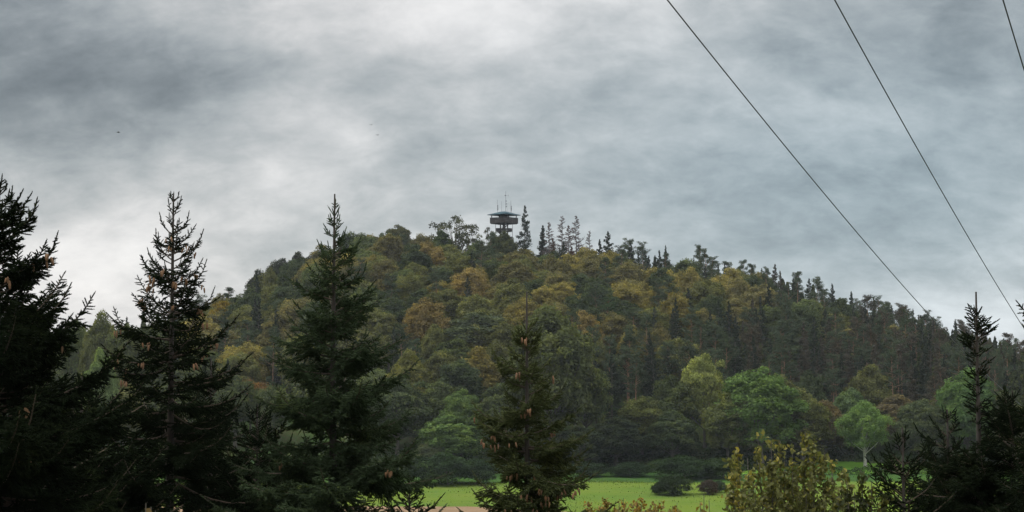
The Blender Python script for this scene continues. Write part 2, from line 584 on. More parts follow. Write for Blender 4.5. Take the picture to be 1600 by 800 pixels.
def pine(seed, H=17.0, nl=4200):
    r = np.random.default_rng(seed)
    t, g = G(), G()
    lean = r.normal(size=2) * .3
    tp = np.array([[lean[0] * s * s + .12 * math.sin(s * 5 + seed), lean[1] * s * s, s * H * .97] for s in np.linspace(0, 1, 9)])
    t.tube(tp, 0.20 * (1 - .85 * np.linspace(0, 1, 9)), 7)
    nb = 26
    for i in range(nb):
        s = 0.50 + 0.49 * (i + r.random() * .8) / nb
        if i < 4:
            s = .36 + .14 * r.random()
        az = r.random() * 6.283
        L = (2.9 * (1 - ((s - .5) / .55) ** 2 * .8) + .5) * (.6 + .5 * r.random())
        if i < 4:
            L *= .55
        el = R(5 + 40 * (s - .5) * 2 + 12 * r.normal())
        a = np.array([lean[0] * s * s, lean[1] * s * s, s * H * .97])
        u = np.array([math.cos(az) * math.cos(el), math.sin(az) * math.cos(el), math.sin(el)])
        e = a + u * L + np.array([0, 0, .15 * L])
        t.tube([a, (a + e) / 2 - np.array([0, 0, .06 * L]), e], [.05, .035, .012], 4)
        k = int(nl / nb)
        ncl = 4
        for j in range(ncl):
            q = .45 + .6 * (j + r.random()) / ncl
            c = a + (e - a) * q + r.normal(size=3) * np.array([.35, .35, .1]) * L * .3
            kk = k // ncl
            d = unit(r.normal(size=(kk, 3)))
            P = c + d * (.35 + .65 * r.random(kk))[:, None] * np.array([.95, .95, .34]) * (.65 + .18 * L)
            leaves(g, P, unit(d + np.array([0, 0, .5]) + r.normal(size=(kk, 3)) * .5), .36, .32,
                   tint=np.clip(r.random() * .4 + r.random(kk) * .6, 0, 1), r=r)
    return t.mesh('trunk', M_PINEBARK, smooth=True), g.mesh('crown', M_NEEDLE_FAR), (H, 2.7)


def far_spruce(seed, H=17.0, rad=2.4, full=1.0, nl=5200, bare=0.12, mater=None, leaf=.38, nb=92):
    r = np.random.default_rng(seed)
    t, g = G(), G()
    t.tube([[0, 0, 0], [0, 0, H * .5], [0, 0, H * .85], [0, 0, H]], [.22, .13, .05, .015], 7)
    for i in range(nb):
        s = bare + (1 - bare) * ((i + r.random()) / nb)
        d = (1 - s)
        L = rad * min(1.0, (d * 1.55) ** .8 + .04) * (.62 + .5 * r.random())
        az = r.random() * 6.283
        el = R(-22 + 60 * s ** 2.2)
        a = np.array([0, 0, s * H])
        u = np.array([math.cos(az) * math.cos(el), math.sin(az) * math.cos(el), math.sin(el)])
        e = a + u * L
        mid = (a + e) / 2 - np.array([0, 0, .10 * L])
        t.tube([a, mid, e], [.05, .035, .015], 3)
        k = max(8, int(nl / nb * (L / rad) * 1.6 * full))
        q = r.random(k)[:, None] ** .7
        B = a + (e - a) * q - np.array([0, 0, 1]) * (q * (1 - q)) * .4 * L
        side = np.array([-u[1], u[0], 0])
        P = B + side * r.normal(size=(k, 1)) * (.26 * L * (1.1 - q * .7)) + np.array([0, 0, -1]) * r.random((k, 1)) * .30 * (1 + .3 * L)
        leaves(g, P, unit(np.array([0, 0, .7]) + r.normal(size=(k, 3)) * .6), leaf, .42,
               tint=np.clip(r.random() * .4 + r.random(k) * .6, 0, 1), r=r)
    k = 50
    P = np.c_[r.normal(size=(k, 2)) * .1, H * (1 - .07 * r.random(k))]
    leaves(g, P, unit(r.normal(size=(k, 3))), .26, .3, r=r)
    return t.mesh('trunk', M_BARK, smooth=True), g.mesh('crown', mater or M_NEEDLE_FAR), (H, rad)


def dead_spruce(seed, H=17.0, rad=2.2, needles=250):
    r = np.random.default_rng(seed)
    t, b, g = G(), G(), G()
    t.tube([[0, 0, 0], [.1, 0, H * .5], [0, .1, H * .85], [.05, 0, H]], [.22, .13, .06, .015], 7)
    for i in range(74):
        s = .25 + .74 * (i + r.random()) / 74
        L = rad * min(1, ((1 - s) * 1.7) ** .8 + .08) * (.5 + .6 * r.random())
        az = r.random() * 6.283
        el = R(-15 + 45 * s ** 2 + 8 * r.normal())
        a = np.array([.05, .05, s * H])
        u = np.array([math.cos(az) * math.cos(el), math.sin(az) * math.cos(el), math.sin(el)])
        e = a + u * L + np.array([0, 0, .12 * L])
        b.tube([a, (a + e) / 2 - np.array([0, 0, .08 * L]), e], [.07, .05, .02], 4)
        for j in range(9):
            q = .25 + .7 * r.random()
            p = a + (e - a) * q
            e2 = p + (u + r.normal(size=3) * .7) * L * .28
            b.tube([p, e2], [.045, .02], 3)
            if r.random() < .7:
                k = needles // 60
                P = p + (e2 - p) * r.random((k, 1)) + r.normal(size=(k, 3)) * .06
                leaves(g, P, unit(r.normal(size=(k, 3))), .2, .3, r=r)
    return t.mesh('trunk', M_DEADBARK, smooth=True), b.mesh('bare_branches', M_DEADBARK), g.mesh('dry_needles', M_NEEDLE_DRY), (H, rad)


BROAD = [broadleaf(100 + i, H=16, rad=4.6 + .35 * (i % 3), crown_low=.12 + .03 * (i % 4), nl=9500, leaf=.46,
                   nclump=44 + 9 * (i % 5), lobes=3 + i % 5, squash=.60 + .05 * (i % 4), crs=.80 + .08 * (i % 3)) for i in range(9)]
EDGE = [broadleaf(200 + i, H=16, rad=5.0, crown_low=.08, nl=15000, leaf=.40, nclump=62, lobes=6, squash=.74, crs=.80, fill=.6) for i in range(5)]
AIRY = broadleaf(300, H=16, rad=6.0, crown_low=.30, nl=5200, leaf=.38, nclump=64, sparse=.3, lobes=7, limbs=1.0, crs=.50, squash=.78, fill=0)
THIN = [broadleaf(310 + i, H=14, rad=3.2, crown_low=.25, nl=2600, leaf=.34, nclump=34, sparse=.4, limbs=1.0, crs=.6, squash=.8, fill=0) for i in range(2)]
BIRCH = broadleaf(320, H=16, rad=4.6, crown_low=.16, nl=16000, leaf=.33, nclump=54, bark=M_BIRCHBARK, limbs=.22, squash=.75)
BUSH = [broadleaf(330 + i, H=5, rad=3.4, crown_low=.0, nl=7000, leaf=.24, nclump=34, lobes=5) for i in range(3)]
PINE = [pine(400 + i) for i in range(5)]
SPRUCE = [far_spruce(500 + i, rad=2.2 + .25 * (i % 3)) for i in range(5)]
SLIM = [far_spruce(520 + i, rad=2.0, full=1.1, bare=.3, leaf=.42) for i in range(3)]
TOWERPINE = far_spruce(530, rad=3.4, full=1.1, nl=3800, bare=.30, leaf=.42, nb=52)
DEAD = [dead_spruce(540 + i, needles=180 + 120 * i) for i in range(3)]
REDDISH = far_spruce(550, rad=2.6, full=.8, mater=M_NEEDLE_DRY)


def tree(name, model, x, y, height, color, width=1.0, label=None, cat='tree', group=None, rz=None, sink=.3):
    H, rad = model[-1]
    s = height / H
    z = float(ground(x, y)) - sink
    o = empty(name, (x, y, z), random.random() * 6.283 if rz is None else rz)
    o.scale = (s * width, s * width, s)
    for me in model[:-1]:
        c = link(me.name.split('.')[0], me, o)
        c.color = (*color, 1)
    tag(o, label, cat, group)
    return o


def tree_px(name, model, u, vtop, Y, color, wpx=None, **kw):
    """a tree standing at distance Y whose top shows at (u, vtop) and whose crown is wpx wide"""
    p = at(u, vtop, Y)
    z = float(ground(p.x, Y)) - .3
    h = max(2.0, p.z - z)
    H, rad = model[-1]
    wd = 1.0
    if wpx:
        wd = (wpx / F * Y) / (2 * rad * h / H)
    return tree(name, model, p.x, Y, h, color, wd, **kw)


# colours of crowns (real base colours)
OLIVE = (0.078, 0.083, 0.034)
GREEN = (0.060, 0.076, 0.034)
DGREEN = (0.040, 0.053, 0.029)
GOLD = (0.138, 0.120, 0.042)
ORANGE = (0.132, 0.102, 0.042)
OCHRE = (0.100, 0.092, 0.043)
FRESH = (0.080, 0.128, 0.030)
LEMON = (0.170, 0.185, 0.032)
PINEC = (0.052, 0.070, 0.044)
SPRC = (0.027, 0.037, 0.025)
BROWN = (0.085, 0.052, 0.028)
CNAME = {OLIVE: 'olive green', GREEN: 'mid green', DGREEN: 'dark green', GOLD: 'golden yellow', ORANGE: 'orange tinted', OCHRE: 'ochre brown'}

# ---- trees that stand out, one by one: (name, model, u, vtop, Y, colour, width px, label)
SINGLE = [
    ('oak_tree', AIRY, 712, 331, 462, (0.045, 0.05, 0.026), 86, 'open airy crown on the summit with sky showing through, left of the lookout tower'),
    ('spruce_tree', TOWERPINE, 820, 321, 468, SPRC, 40, 'ragged dark spruce standing close beside the lookout tower'),
    ('dead_spruce', DEAD[0], 878, 338, 462, BROWN, 34, 'tall bare grey dead spruce, leftmost tall one on the summit'),
    ('dead_spruce', DEAD[1], 900, 337, 464, BROWN, 32, 'bare dead spruce with the highest tip of the dead trees, right of its twin'),
    ('dead_spruce', DEAD[0], 921, 361, 466, BROWN, 26, 'slender bare dead spruce standing apart, between the dead pair and the dark spruce'),
    ('dead_spruce', DEAD[2], 889, 352, 458, BROWN, 32, 'half bare dead spruce standing in between the two tallest dead ones'),
    ('dead_spruce', DEAD[2], 858, 347, 460, BROWN, 30, 'thin dead spruce top rising behind the reddish withered one'),
    ('withered_spruce', REDDISH, 864, 372, 452, BROWN, 32, 'withered spruce with reddish brown needles below the dead tops'),
    ('withered_spruce', REDDISH, 893, 385, 452, BROWN, 34, 'low reddish brown withered spruce under the tallest dead tops'),
    ('spruce_tree', SLIM[0], 848, 352, 462, SPRC, 28, 'dark green spruce left of the dead tops on the summit'),
    ('spruce_tree', SPRUCE[1], 950, 361, 464, SPRC, 38, 'bushy dark spruce on the ridge, right of the dead trees'),
    ('spruce_tree', SLIM[1], 937, 374, 466, SPRC, 24, 'short dark spruce tucked against the left of the bushy ridge spruce'),
    ('pine_tree', PINE[0], 968, 386, 470, SPRC, 26, 'dark flat topped pine right of the bushy ridge spruce'),
    ('spruce_tree', SLIM[2], 1040, 383, 468, SPRC, 15, 'needle thin spruce tip poking up alone from the ridge'),
    ('spruce_tree', SPRUCE[0], 1008, 391, 470, SPRC, 30, 'broad dark spruce on the ridge left of the lone thin tip'),
    ('spruce_tree', SLIM[0], 1084, 402, 470, SPRC, 14, 'small pointed spruce on the ridge just right of the lone thin tip'),
    ('spruce_tree', SLIM[1], 1113, 408, 470, SPRC, 13, 'first of three close spruce tips on the right ridge'),
    ('spruce_tree', SLIM[2], 1122, 411, 471, SPRC, 12, 'middle of three close spruce tips on the right ridge'),
    ('spruce_tree', SLIM[0], 1132, 410, 470, SPRC, 12, 'last of three close spruce tips on the right ridge'),
    ('spruce_tree', SLIM[1], 1190, 419, 470, SPRC, 18, 'sharp spruce tip midway down the right ridge'),
    ('spruce_tree', SPRUCE[2], 1246, 424, 468, SPRC, 26, 'spruce with a wide whorled top standing out on the falling right ridge'),
    ('spruce_tree', SPRUCE[3], 1300, 443, 466, SPRC, 26, 'tall dark spruce on the right ridge with a rounded twin beside it'),
    ('spruce_tree', SLIM[2], 1330, 455, 466, SPRC, 20, 'narrow dark spruce right of the tall rounded ridge spruce'),
    ('spruce_tree', SPRUCE[4], 1365, 464, 462, SPRC, 28, 'dark spruce with drooping shoulders low on the right ridge'),
    ('pine_tree', PINE[1], 1412, 480, 450, SPRC, 30, 'pine with a loose top near where the left cable meets the wood'),
    ('pine_tree', PINE[2], 1445, 496, 440, SPRC, 34, 'pine below the end of the left cable'),
    ('pine_tree', PINE[3], 404, 462, 400, PINEC, 46, 'blue green pine with a visible trunk, left of the tall leader spruce'),
    ('pine_tree', PINE[4], 911, 497, 345, PINEC, 38, 'grey green pine, left one of three with bare trunks halfway up'),
    ('pine_tree', PINE[0], 946, 468, 350, (0.04, 0.064, 0.032), 46, 'tallest of three pines with bare trunks halfway up the slope'),
    ('pine_tree', PINE[1], 988, 486, 345, PINEC, 48, 'tiered grey pine, right one of three with bare trunks'),
    ('pine_tree', PINE[2], 1222, 505, 350, PINEC, 46, 'pine with a pale bare trunk above the large green crown'),
    ('broadleaf_tree', BROAD[3], 712, 410, 420, ORANGE, 92, 'broad orange tinted crown below the open airy summit tree'),
    ('broadleaf_tree', BROAD[5], 668, 456, 385, GOLD, 62, 'rounded golden yellow crown above the light green edge trees'),
    ('broadleaf_tree', BROAD[6], 610, 470, 400, GOLD, 56, 'golden crown close right of the tall leader spruce'),
    ('broadleaf_tree', BROAD[1], 350, 470, 395, (0.15, 0.11, 0.018), 58, 'bright golden tree showing right of the first cone hung spruce'),
    ('broadleaf_tree', BROAD[2], 392, 590, 310, (0.12, 0.07, 0.028), 60, 'rusty orange crown in the gap between the two tall dark spruces'),
    ('broadleaf_tree', BROAD[4], 748, 486, 335, (0.040, 0.052, 0.028), 112, 'large dull grey green crown left of the lower cone hung spruce'),
    ('broadleaf_tree', EDGE[0], 862, 476, 297, (0.052, 0.064, 0.022), 150, 'huge olive linden at the meadow edge behind the lower cone hung spruce'),
    ('broadleaf_tree', EDGE[1], 640, 545, 300, (0.085, 0.088, 0.022), 70, 'yellow green rounded crown right of the tall leader spruce'),
    ('broadleaf_tree', EDGE[2], 622, 585, 291, (0.045, 0.062, 0.026), 96, 'dull green tree at the wood edge under the yellow green rounded crown'),
    ('broadleaf_tree', EDGE[3], 722, 604, 289, (0.062, 0.100, 0.028), 70, 'light green young tree in front of the dark hollow'),
    ('broadleaf_tree', EDGE[4], 702, 645, 286, (0.070, 0.118, 0.030), 104, 'lumpy fresh green tree at the meadow edge, lower left of the cone hung spruce'),
    ('broadleaf_tree', EDGE[0], 672, 690, 283, GREEN, 60, 'low green tree tucked behind the skirt of the tall leader spruce'),
    ('broadleaf_tree', EDGE[2], 1002, 618, 300, (0.065, 0.075, 0.020), 78, 'dark tree with a small yellow cap at the wood edge'),
    ('broadleaf_tree', EDGE[1], 1050, 640, 296, (0.036, 0.052, 0.022), 90, 'dark rounded crown left of the large green crown'),
    ('broadleaf_tree', EDGE[2], 1100, 550, 305, (0.128, 0.148, 0.036), 70, 'slender yellow green crown standing highest at the wood edge'),
    ('broadleaf_tree', EDGE[3], 1188, 568, 298, (0.060, 0.105, 0.024), 118, 'large rounded vivid green crown at the wood edge'),
    ('broadleaf_tree', EDGE[4], 1136, 612, 297, (0.070, 0.085, 0.024), 80, 'yellowish olive crown between the tall yellow green crown and the large vivid green crown'),
    ('broadleaf_tree', EDGE[0], 1252, 606, 306, (0.072, 0.080, 0.022), 90, 'olive crown leaning out right of the large vivid green crown'),
    ('broadleaf_tree', EDGE[1], 1290, 625, 312, (0.075, 0.058, 0.026), 80, 'brownish crown at the wood edge left of the pale stemmed birch'),
    ('broadleaf_tree', EDGE[3], 908, 664, 291, (0.030, 0.042, 0.022), 84, 'low dark green tree in the hollow right of the centre spruce'),
    ('broadleaf_tree', EDGE[0], 962, 650, 293, (0.026, 0.036, 0.020), 92, 'low blackish green tree left of the dark tree with the yellow cap'),
    ('birch_tree', BIRCH, 1351, 626, 299, (0.078, 0.138, 0.030), 72, 'bright green birch with a pale stem standing alone in front of the wood'),
    ('broadleaf_tree', EDGE[2], 1330, 605, 318, (0.05, 0.08, 0.03), 70, 'green crown directly behind the pale stemmed birch'),
    ('broadleaf_tree', EDGE[4], 1400, 615, 316, (0.076, 0.063, 0.032), 84, 'russet crown right of the pale stemmed birch'),
    ('broadleaf_tree', EDGE[3], 1442, 620, 300, (0.045, 0.060, 0.026), 80, 'dull green crown between the russet one and the bare topped spruce'),
    ('broadleaf_tree', EDGE[0], 1510, 573, 305, (0.058, 0.110, 0.030), 96, 'fresh green crown behind the bare topped spruce'),
    ('broadleaf_tree', EDGE[1], 1568, 610, 303, (0.06, 0.07, 0.03), 70, 'olive crown behind the spruce at the right edge'),
    ('broadleaf_tree', EDGE[1], 160, 484, 330, (0.075, 0.085, 0.024), 70, 'yellow green crown on the skyline between the leftmost spruces'),
    ('broadleaf_tree', EDGE[3], 196, 500, 325, (0.060, 0.075, 0.024), 60, 'olive crown directly left of the first cone hung spruce'),
    ('broadleaf_tree', EDGE[4], 158, 542, 300, (0.085, 0.125, 0.034), 60, 'fresh yellow green tree low in the gap between the leftmost spruces'),
    ('broadleaf_tree', EDGE[2], 122, 496, 335, (0.060, 0.080, 0.026), 50, 'green treetop against the sky right beside the leftmost spruce'),
    ('broadleaf_tree', THIN[0], 764, 354, 468, (0.05, 0.05, 0.03), 32, 'thin half bare treetop just left of the lookout tower'),
    ('broadleaf_tree', THIN[1], 738, 356, 466, (0.05, 0.05, 0.03), 24, 'thin treetop filling the gap left of the tower base'),
    ('broadleaf_tree', BROAD[0], 690, 360, 455, (0.038, 0.055, 0.02), 44, 'low green crown beneath the open airy summit tree'),
    ('broadleaf_tree', EDGE[0], 790, 360, 458, (0.040, 0.048, 0.02), 44, 'small green crown hiding the foot of the lookout tower'),
    ('broadleaf_tree', EDGE[2], 774, 366, 460, (0.05, 0.055, 0.024), 34, 'low olive crown against the left side of the crown hiding the tower foot'),
    ('broadleaf_tree', EDGE[3], 622, 348, 466, (0.048, 0.050, 0.022), 50, 'dark rounded crown where the left shoulder meets the summit'),
    ('broadleaf_tree', EDGE[1], 406, 420, 462, (0.026, 0.030, 0.018), 46, 'dark loose crown standing up on the left skyline'),
    ('broadleaf_tree', EDGE[2], 440, 402, 464, (0.020, 0.024, 0.015), 50, 'very dark crown on the left skyline beside the tall leader spruce'),
    ('broadleaf_tree', EDGE[4], 466, 392, 466, (0.019, 0.023, 0.014), 46, 'darkest crown on the left skyline just touching the tall leader spruce'),
]
placed = []
for nm, md, u, vt, Y, c, wp, lb in SINGLE:
    cat = {'oak_tree': 'tree', 'spruce_tree': 'spruce', 'dead_spruce': 'dead tree', 'withered_spruce': 'withered tree',
           'pine_tree': 'pine', 'birch_tree': 'birch'}.get(nm, 'tree')
    o = tree_px(nm, md, u, vt, Y, c, wp, label=lb, cat=cat)
    if md in EDGE or md is BIRCH or md is BROAD[4]:  # light on the edge crowns is put into their colour by lightening it
        for ch in o.children:
            ch.color = (*[min(.3, q * 1.12 + .24 * (sum(c) / 3)) for q in c], 1)
    placed.append((o.location.x, Y, wp / F * Y / 2, u, vt, wp))

# ---- low bushes at the wood edge and on the meadow
BUSHES = [
    (1052, 742, 250, 62, (0.022, 0.034, 0.016), 0, 'rounded dark bush standing alone in the meadow'),
    (1030, 752, 249, 26, (0.024, 0.038, 0.016), 1, 'small dark bush against the left side of the lone meadow bush'),
    (1106, 749, 250, 34, (0.042, 0.032, 0.024), 2, 'small reddish brown bush right of the lone meadow bush'),
    (1124, 750, 253, 24, (0.034, 0.048, 0.030), 1, 'grey green bush beside the small reddish brown bush'),
    (1070, 712, 276, 100, (0.022, 0.038, 0.016), 2, 'wide low bush at the foot of the wood above the lone meadow bush'),
    (1130, 716, 277, 70, (0.026, 0.044, 0.016), 0, 'low dark bush behind the yellowish shrub by the meadow'),
    (985, 722, 281, 70, (0.020, 0.034, 0.016), 1, 'low bush at the wood edge left of the wide low bush'),
    (915, 722, 280, 60, (0.022, 0.036, 0.018), 0, 'low dark bush at the wood edge right of the cone hung spruce'),
    (700, 706, 266, 90, (0.030, 0.050, 0.022), 2, 'broad green bush where the meadow begins, below the lumpy fresh tree'),
    (745, 716, 267, 66, (0.024, 0.040, 0.020), 1, 'dark green bush between the broad green bush and the cone hung spruce'),
    (660, 712, 265, 60, (0.022, 0.036, 0.018), 0, 'dark bush left of the broad green bush at the meadow'),
]
for u, vt, Y, wp, c, k, lb in BUSHES:
    tree_px('bush', BUSH[k], u, vt, Y, c, wp, label=lb, cat='bush')
# low hedge between the two meadow strips on the right
g = G()
r_ = np.random.default_rng(5)
n_ = 12000
hx = 50 + 60 * r_.random(n_)
hp = np.stack([hx, 282.5 + .03 * hx + r_.normal(size=n_) * .6, r_.random(n_) ** .8 * (1.35 + .35 * np.sin(hx * .9) + .25 * np.sin(hx * 2.3))], -1)
leaves(g, hp, unit(r_.normal(size=(n_, 3)) + np.array([0, 0, .4])), .26, .6, r=r_)
hd = empty('hedge', (0, 0, 0))
tag(hd, 'low dark hedge running between the two meadow strips on the right', 'hedge')
c = g.build('foliage', M_LEAF, hd)
c.color = (0.026, 0.046, 0.018, 1)
# undergrowth under the wood edge: nobody could count it
g = G()
n_ = 52000
ux = -175 + 380 * r_.random(n_)
dy = r_.random(n_)
uy = edge_y(ux) - 1.5 + dy * 10
hh = (1.1 + .9 * np.sin(ux * .31) * np.sin(ux * .13 + 1) + .5 * np.sin(ux * .9)) * (.5 + dy)
uz = ground(ux, uy) + r_.random(n_) * np.clip(hh, .25, 3)
leaves(g, np.stack([ux, uy, uz], -1), unit(r_.normal(size=(n_, 3)) + np.array([0, 0, .5])), .42, .55, r=r_)
o = g.build('undergrowth', M_LEAF)
o.color = (0.024, 0.042, 0.017, 1)
tag(o, 'dark undergrowth of brambles and saplings along the foot of the wood', 'undergrowth', kind='stuff')

# tufts of longer grass on the meadow and along its edges
g = G()
n_ = 36000
tx = r_.uniform(-95, 110, n_)
ty = np.where(r_.random(n_) < .35, meadow_far(tx) + r_.normal(size=n_) * 1.0, r_.uniform(225, 285, n_))
keep = (np.sin(tx * .21 + ty * .13) + np.sin(ty * .9) * .5 + r_.normal(size=n_) * .8 > .2) & (ty > soil_far(tx) + .3)
tx, ty = tx[keep], ty[keep]
k_ = len(tx)
th_ = r_.random(k_) * 6.283
hh = .06 + .20 * r_.random(k_) ** 2
wv = np.stack([np.cos(th_), np.sin(th_), 0 * th_], -1) * .10
bp_ = np.stack([tx, ty, 0 * tx], -1)
tv_ = np.stack([bp_ - wv, bp_ + wv, bp_ + np.stack([r_.normal(size=k_) * .06, r_.normal(size=k_) * .06, hh], -1)], 1)
g.add(tv_.reshape(-1, 3), np.arange(k_ * 3).reshape(k_, 3), np.repeat(r_.random(k_), 3))
o = g.build('grass', M_LEAF)
o.color = (0.080, 0.120, 0.024, 1)
tag(o, 'tufts of longer grass scattered over the meadow', 'grass', kind='stuff')

# ---- the wood on the hill
rw = np.random.default_rng(21)
cand = []
tries = 0
cells = {}


def free(x, y, rad):
    for i in range(-2, 3):
        for j in range(-2, 3):
            for (a, b, rr) in cells.get((int(x // 8) + i, int(y // 8) + j), ()):
                if (a - x) ** 2 + (b - y) ** 2 < ((rad + rr) * .86) ** 2:
                    return False
    return True


for x, y, rr, *_ in placed:
    cells.setdefault((int(x // 8), int(y // 8)), []).append((x, y, min(rr, 4.0)))


def conifer_zone(u, v):
    """how likely a spot of the picture is pine and spruce rather than broadleaf"""
    k = 0.04
    k += 0.85 / (1 + math.exp(-(v - 505) / 14)) * (1 / (1 + math.exp(-(u - 890) / 25)))
    k += 0.75 / (1 + math.exp(-(u - (1560 - .8 * (v - 400))) / 40)) if u > 1150 else 0
    if 970 < u < 1500:
        sky = np.interp(u, [a for a, b in _sk], [b for a, b in _sk])
        k += 0.30 * math.exp(-((v - sky) / 9.0) ** 2)
    return min(k, .95)


for _ in range(26000):
    y = 292 + 200 * rw.random()
    x = (rw.random() * 2 - 1) * (y * .364 + 34)
    if y < edge_y(x) + 6:
        continue
    z = float(ground(x, y))
    u, v = px(x, y, z + 15)
    con = rw.random() < (.03 if y < edge_y(x) + 18 else conifer_zone(u, v))
    rad = (2.0 + .9 * rw.random()) if con else (3.7 + 2.0 * rw.random())
    if not free(x, y, rad):
        continue
    cells.setdefault((int(x // 8), int(y // 8)), []).append((x, y, rad))
    cand.append([x, y, z, rad, con, u, v])

# rough visibility, front to back, with the dark spruces in front as a mask
yy, xx = np.mgrid[0:200, 0:400]
PX, PY = xx * 4 + 2, yy * 4 + 2
occ = np.zeros((200, 400), bool)
for u0, v0, k in ((-20, 260, .5), (265, 330, .30), (520, 330, .30), (822, 500, .25), (1640, 420, .4)):
    occ |= (np.abs(PX - u0) < (PY - v0) * k)
tall = [(p[0], p[1], p[2], None) for p in placed]
items = []
for i, c in enumerate(cand):
    x, y, z, rad, con, u, v = c
    H = (15.5 + 4.5 * rw.random()) if con else (13.0 + 4.5 * rw.random() + (2 if rw.random() < .1 else 0))
    if y > 440:
        H *= .82
    if con and 960 < u < 1500 and y > 445:
        H *= 1.12 if rw.random() < .2 else .90
    c.append(H)
    uc, vc = px(x, y, z + H * (.62 if not con else .68))
    ru, rv = rad * F / y, H * (.38 if not con else .32) * F / y
    items.append((y, uc, vc, ru, rv, i))
for (x, y, rr, u, vt, wp) in placed:
    items.append((y, u, vt + wp * .55, wp * .45, wp * .5, None))
items.sort()
vis = {}
for y, uc, vc, ru, rv, i in items:
    x0, x1 = max(0, int((uc - ru) // 4)), min(400, int((uc + ru) // 4) + 1)
    y0, y1 = max(0, int((vc - rv) // 4)), min(200, int((vc + rv) // 4) + 1)
    if x0 >= x1 or y0 >= y1:
        continue
    e = (((PX[y0:y1, x0:x1] - uc) / ru) ** 2 + ((PY[y0:y1, x0:x1] - vc) / rv) ** 2) < 1
    new = e & ~occ[y0:y1, x0:x1]
    if i is not None:
        vis[i] = int(new.sum())
    occ[y0:y1, x0:x1] |= e
seen_b = sorted([i for i in vis if vis[i] >= 3 and not cand[i][4]], key=lambda i: -vis[i])[:285]
seen_c = sorted([i for i in vis if vis[i] >= 2 and cand[i][4]], key=lambda i: -vis[i])[:250]
seen = set(seen_b) | set(seen_c)


def patch(x, y, s=0.021, ph=0.0):
    return .5 + .25 * math.sin(x * s * 2.3 + ph) + .25 * math.sin(y * s * 3.1 + x * s * 1.1 + ph * 2)


def crown_colour(x, y, u, v):
    """autumn turns the crowns high and left of centre first; the foot of the hill stays green"""
    a = rw.random()
    warm = np.interp(v, [360, 400, 470, 520, 600], [.55, .70, .62, .35, .12]) * (.6 + .8 * patch(x, y))
    if u > 1250:
        warm *= .8
    if a < warm * .30:
        return GOLD
    if a < warm * .36:
        return ORANGE
    if a < warm * .80:
        return OCHRE
    if a < .58 + .25 * warm:
        return OLIVE
    return GREEN if a < .84 else DGREEN


COLS = [(-999, 140, 'behind the leftmost spruce'), (140, 330, 'around the first coned spruce'), (330, 400, 'right of the first coned spruce'),
        (400, 480, 'left of the tall leader spruce'), (480, 570, 'behind the tall leader spruce'), (570, 630, 'right of the tall leader spruce'),
        (630, 690, 'left of open summit crown'), (690, 760, 'under the open summit crown'), (760, 830, 'under the lookout tower'),
        (830, 880, 'under the withered spruces'), (880, 930, 'under the tallest dead spruces'), (930, 985, 'under the bushy ridge spruce'),
        (985, 1060, 'under the lone thin ridge tip'), (1060, 1130, 'above the tall yellow green crown'), (1130, 1200, 'above the big vivid crown'),
        (1200, 1270, 'under the whorled ridge spruce'), (1270, 1345, 'under the rounded ridge spruce'), (1345, 1430, 'above the russet edge crown'),
        (1430, 1500, 'under the end of the left cable'), (1500, 1580, 'behind the bare topped spruce'), (1580, 9999, 'behind the right edge spruce')]


def where(u, v):
    sky_v = np.interp(u, [a for a, b in _sk], [b for a, b in _sk])
    d = (v - sky_v) / max(40.0, 640 - sky_v)
    row = ('on the skyline' if d < .05 else 'just below skyline' if d < .15 else 'high on the slope' if d < .3 else 'at mid slope' if d < .5
           else 'low on slope' if d < .75 else 'near the wood foot')
    colw = next(t for a, b, t in COLS if a <= u < b)
    return row, colw


hill = []
for i in sorted(seen):
    x, y, z, rad, con, u, v, H = cand[i]
    if con:
        sp = rw.random() < (.25 if y > 440 else .5)
        md = SPRUCE[rw.integers(5)] if sp else PINE[rw.integers(5)]
        if y > 445 and rw.random() < .12:
            md, sp = SLIM[rw.integers(3)], True
        base = SPRC if sp else PINEC
        k = .85 + .35 * rw.random()
        if u > 1150 and rw.random() < .4:
            k *= 1.1
            base = (0.052, 0.048, 0.036)
        o = tree('spruce_tree' if sp else 'pine_tree', md, x, y, H, tuple(b * k for b in base), rad / md[-1][1] * md[-1][0] / H * 1.05)
        hill.append((o, ('spruce' if sp else 'pine', 'dark spruce' if sp else ('brownish pine' if base[0] < .0521 and base[0] != PINEC[0] else 'grey pine')), u, v))
    else:
        md = BROAD[rw.integers(9)]
        base = crown_colour(x, y, u, v)
        k = 1.0 + .45 * rw.random()
        if y < edge_y(x) + 22:
            base = (GREEN, OLIVE, GREEN, DGREEN)[rw.integers(4)]
        o = tree('broadleaf_tree', md, x, y, H, tuple(b * k for b in base), rad / md[-1][1] * md[-1][0] / H * 1.12)
        hill.append((o, ('tree', CNAME[base] + ' crown'), u, v))
# the label: colour and kind, then where it shows on the hill; look-alikes in the same spot share one and a group
buckets = {}
for o, (cat, what), u, v in hill:
    H = o.scale[2] * 16
    uu, vv = px(o.location.x, o.location.y, o.location.z + H)
    row, colw = where(uu, vv)
    buckets.setdefault((what, row, colw), []).append((uu, o, cat))
for (what, row, colw), L in buckets.items():
    L.sort(key=lambda t: t[0])
    names = {1: [''], 2: [', left of two', ', right of two'], 3: [', left of three', ', middle of three', ', right of three']}.get(len(L), [''] * len(L))
    for (uu, o, cat), nm in zip(L, names):
        tag(o, f'{what} {row} {colw}{nm}', cat, ('broadleaf trees of the hill wood' if cat == 'tree' else 'conifers of the hill wood') if len(L) <= 3 else f'{what}s {row} {colw}')

# the rest of the wood, behind and beside what the photograph can tell apart: one mass
g = G()


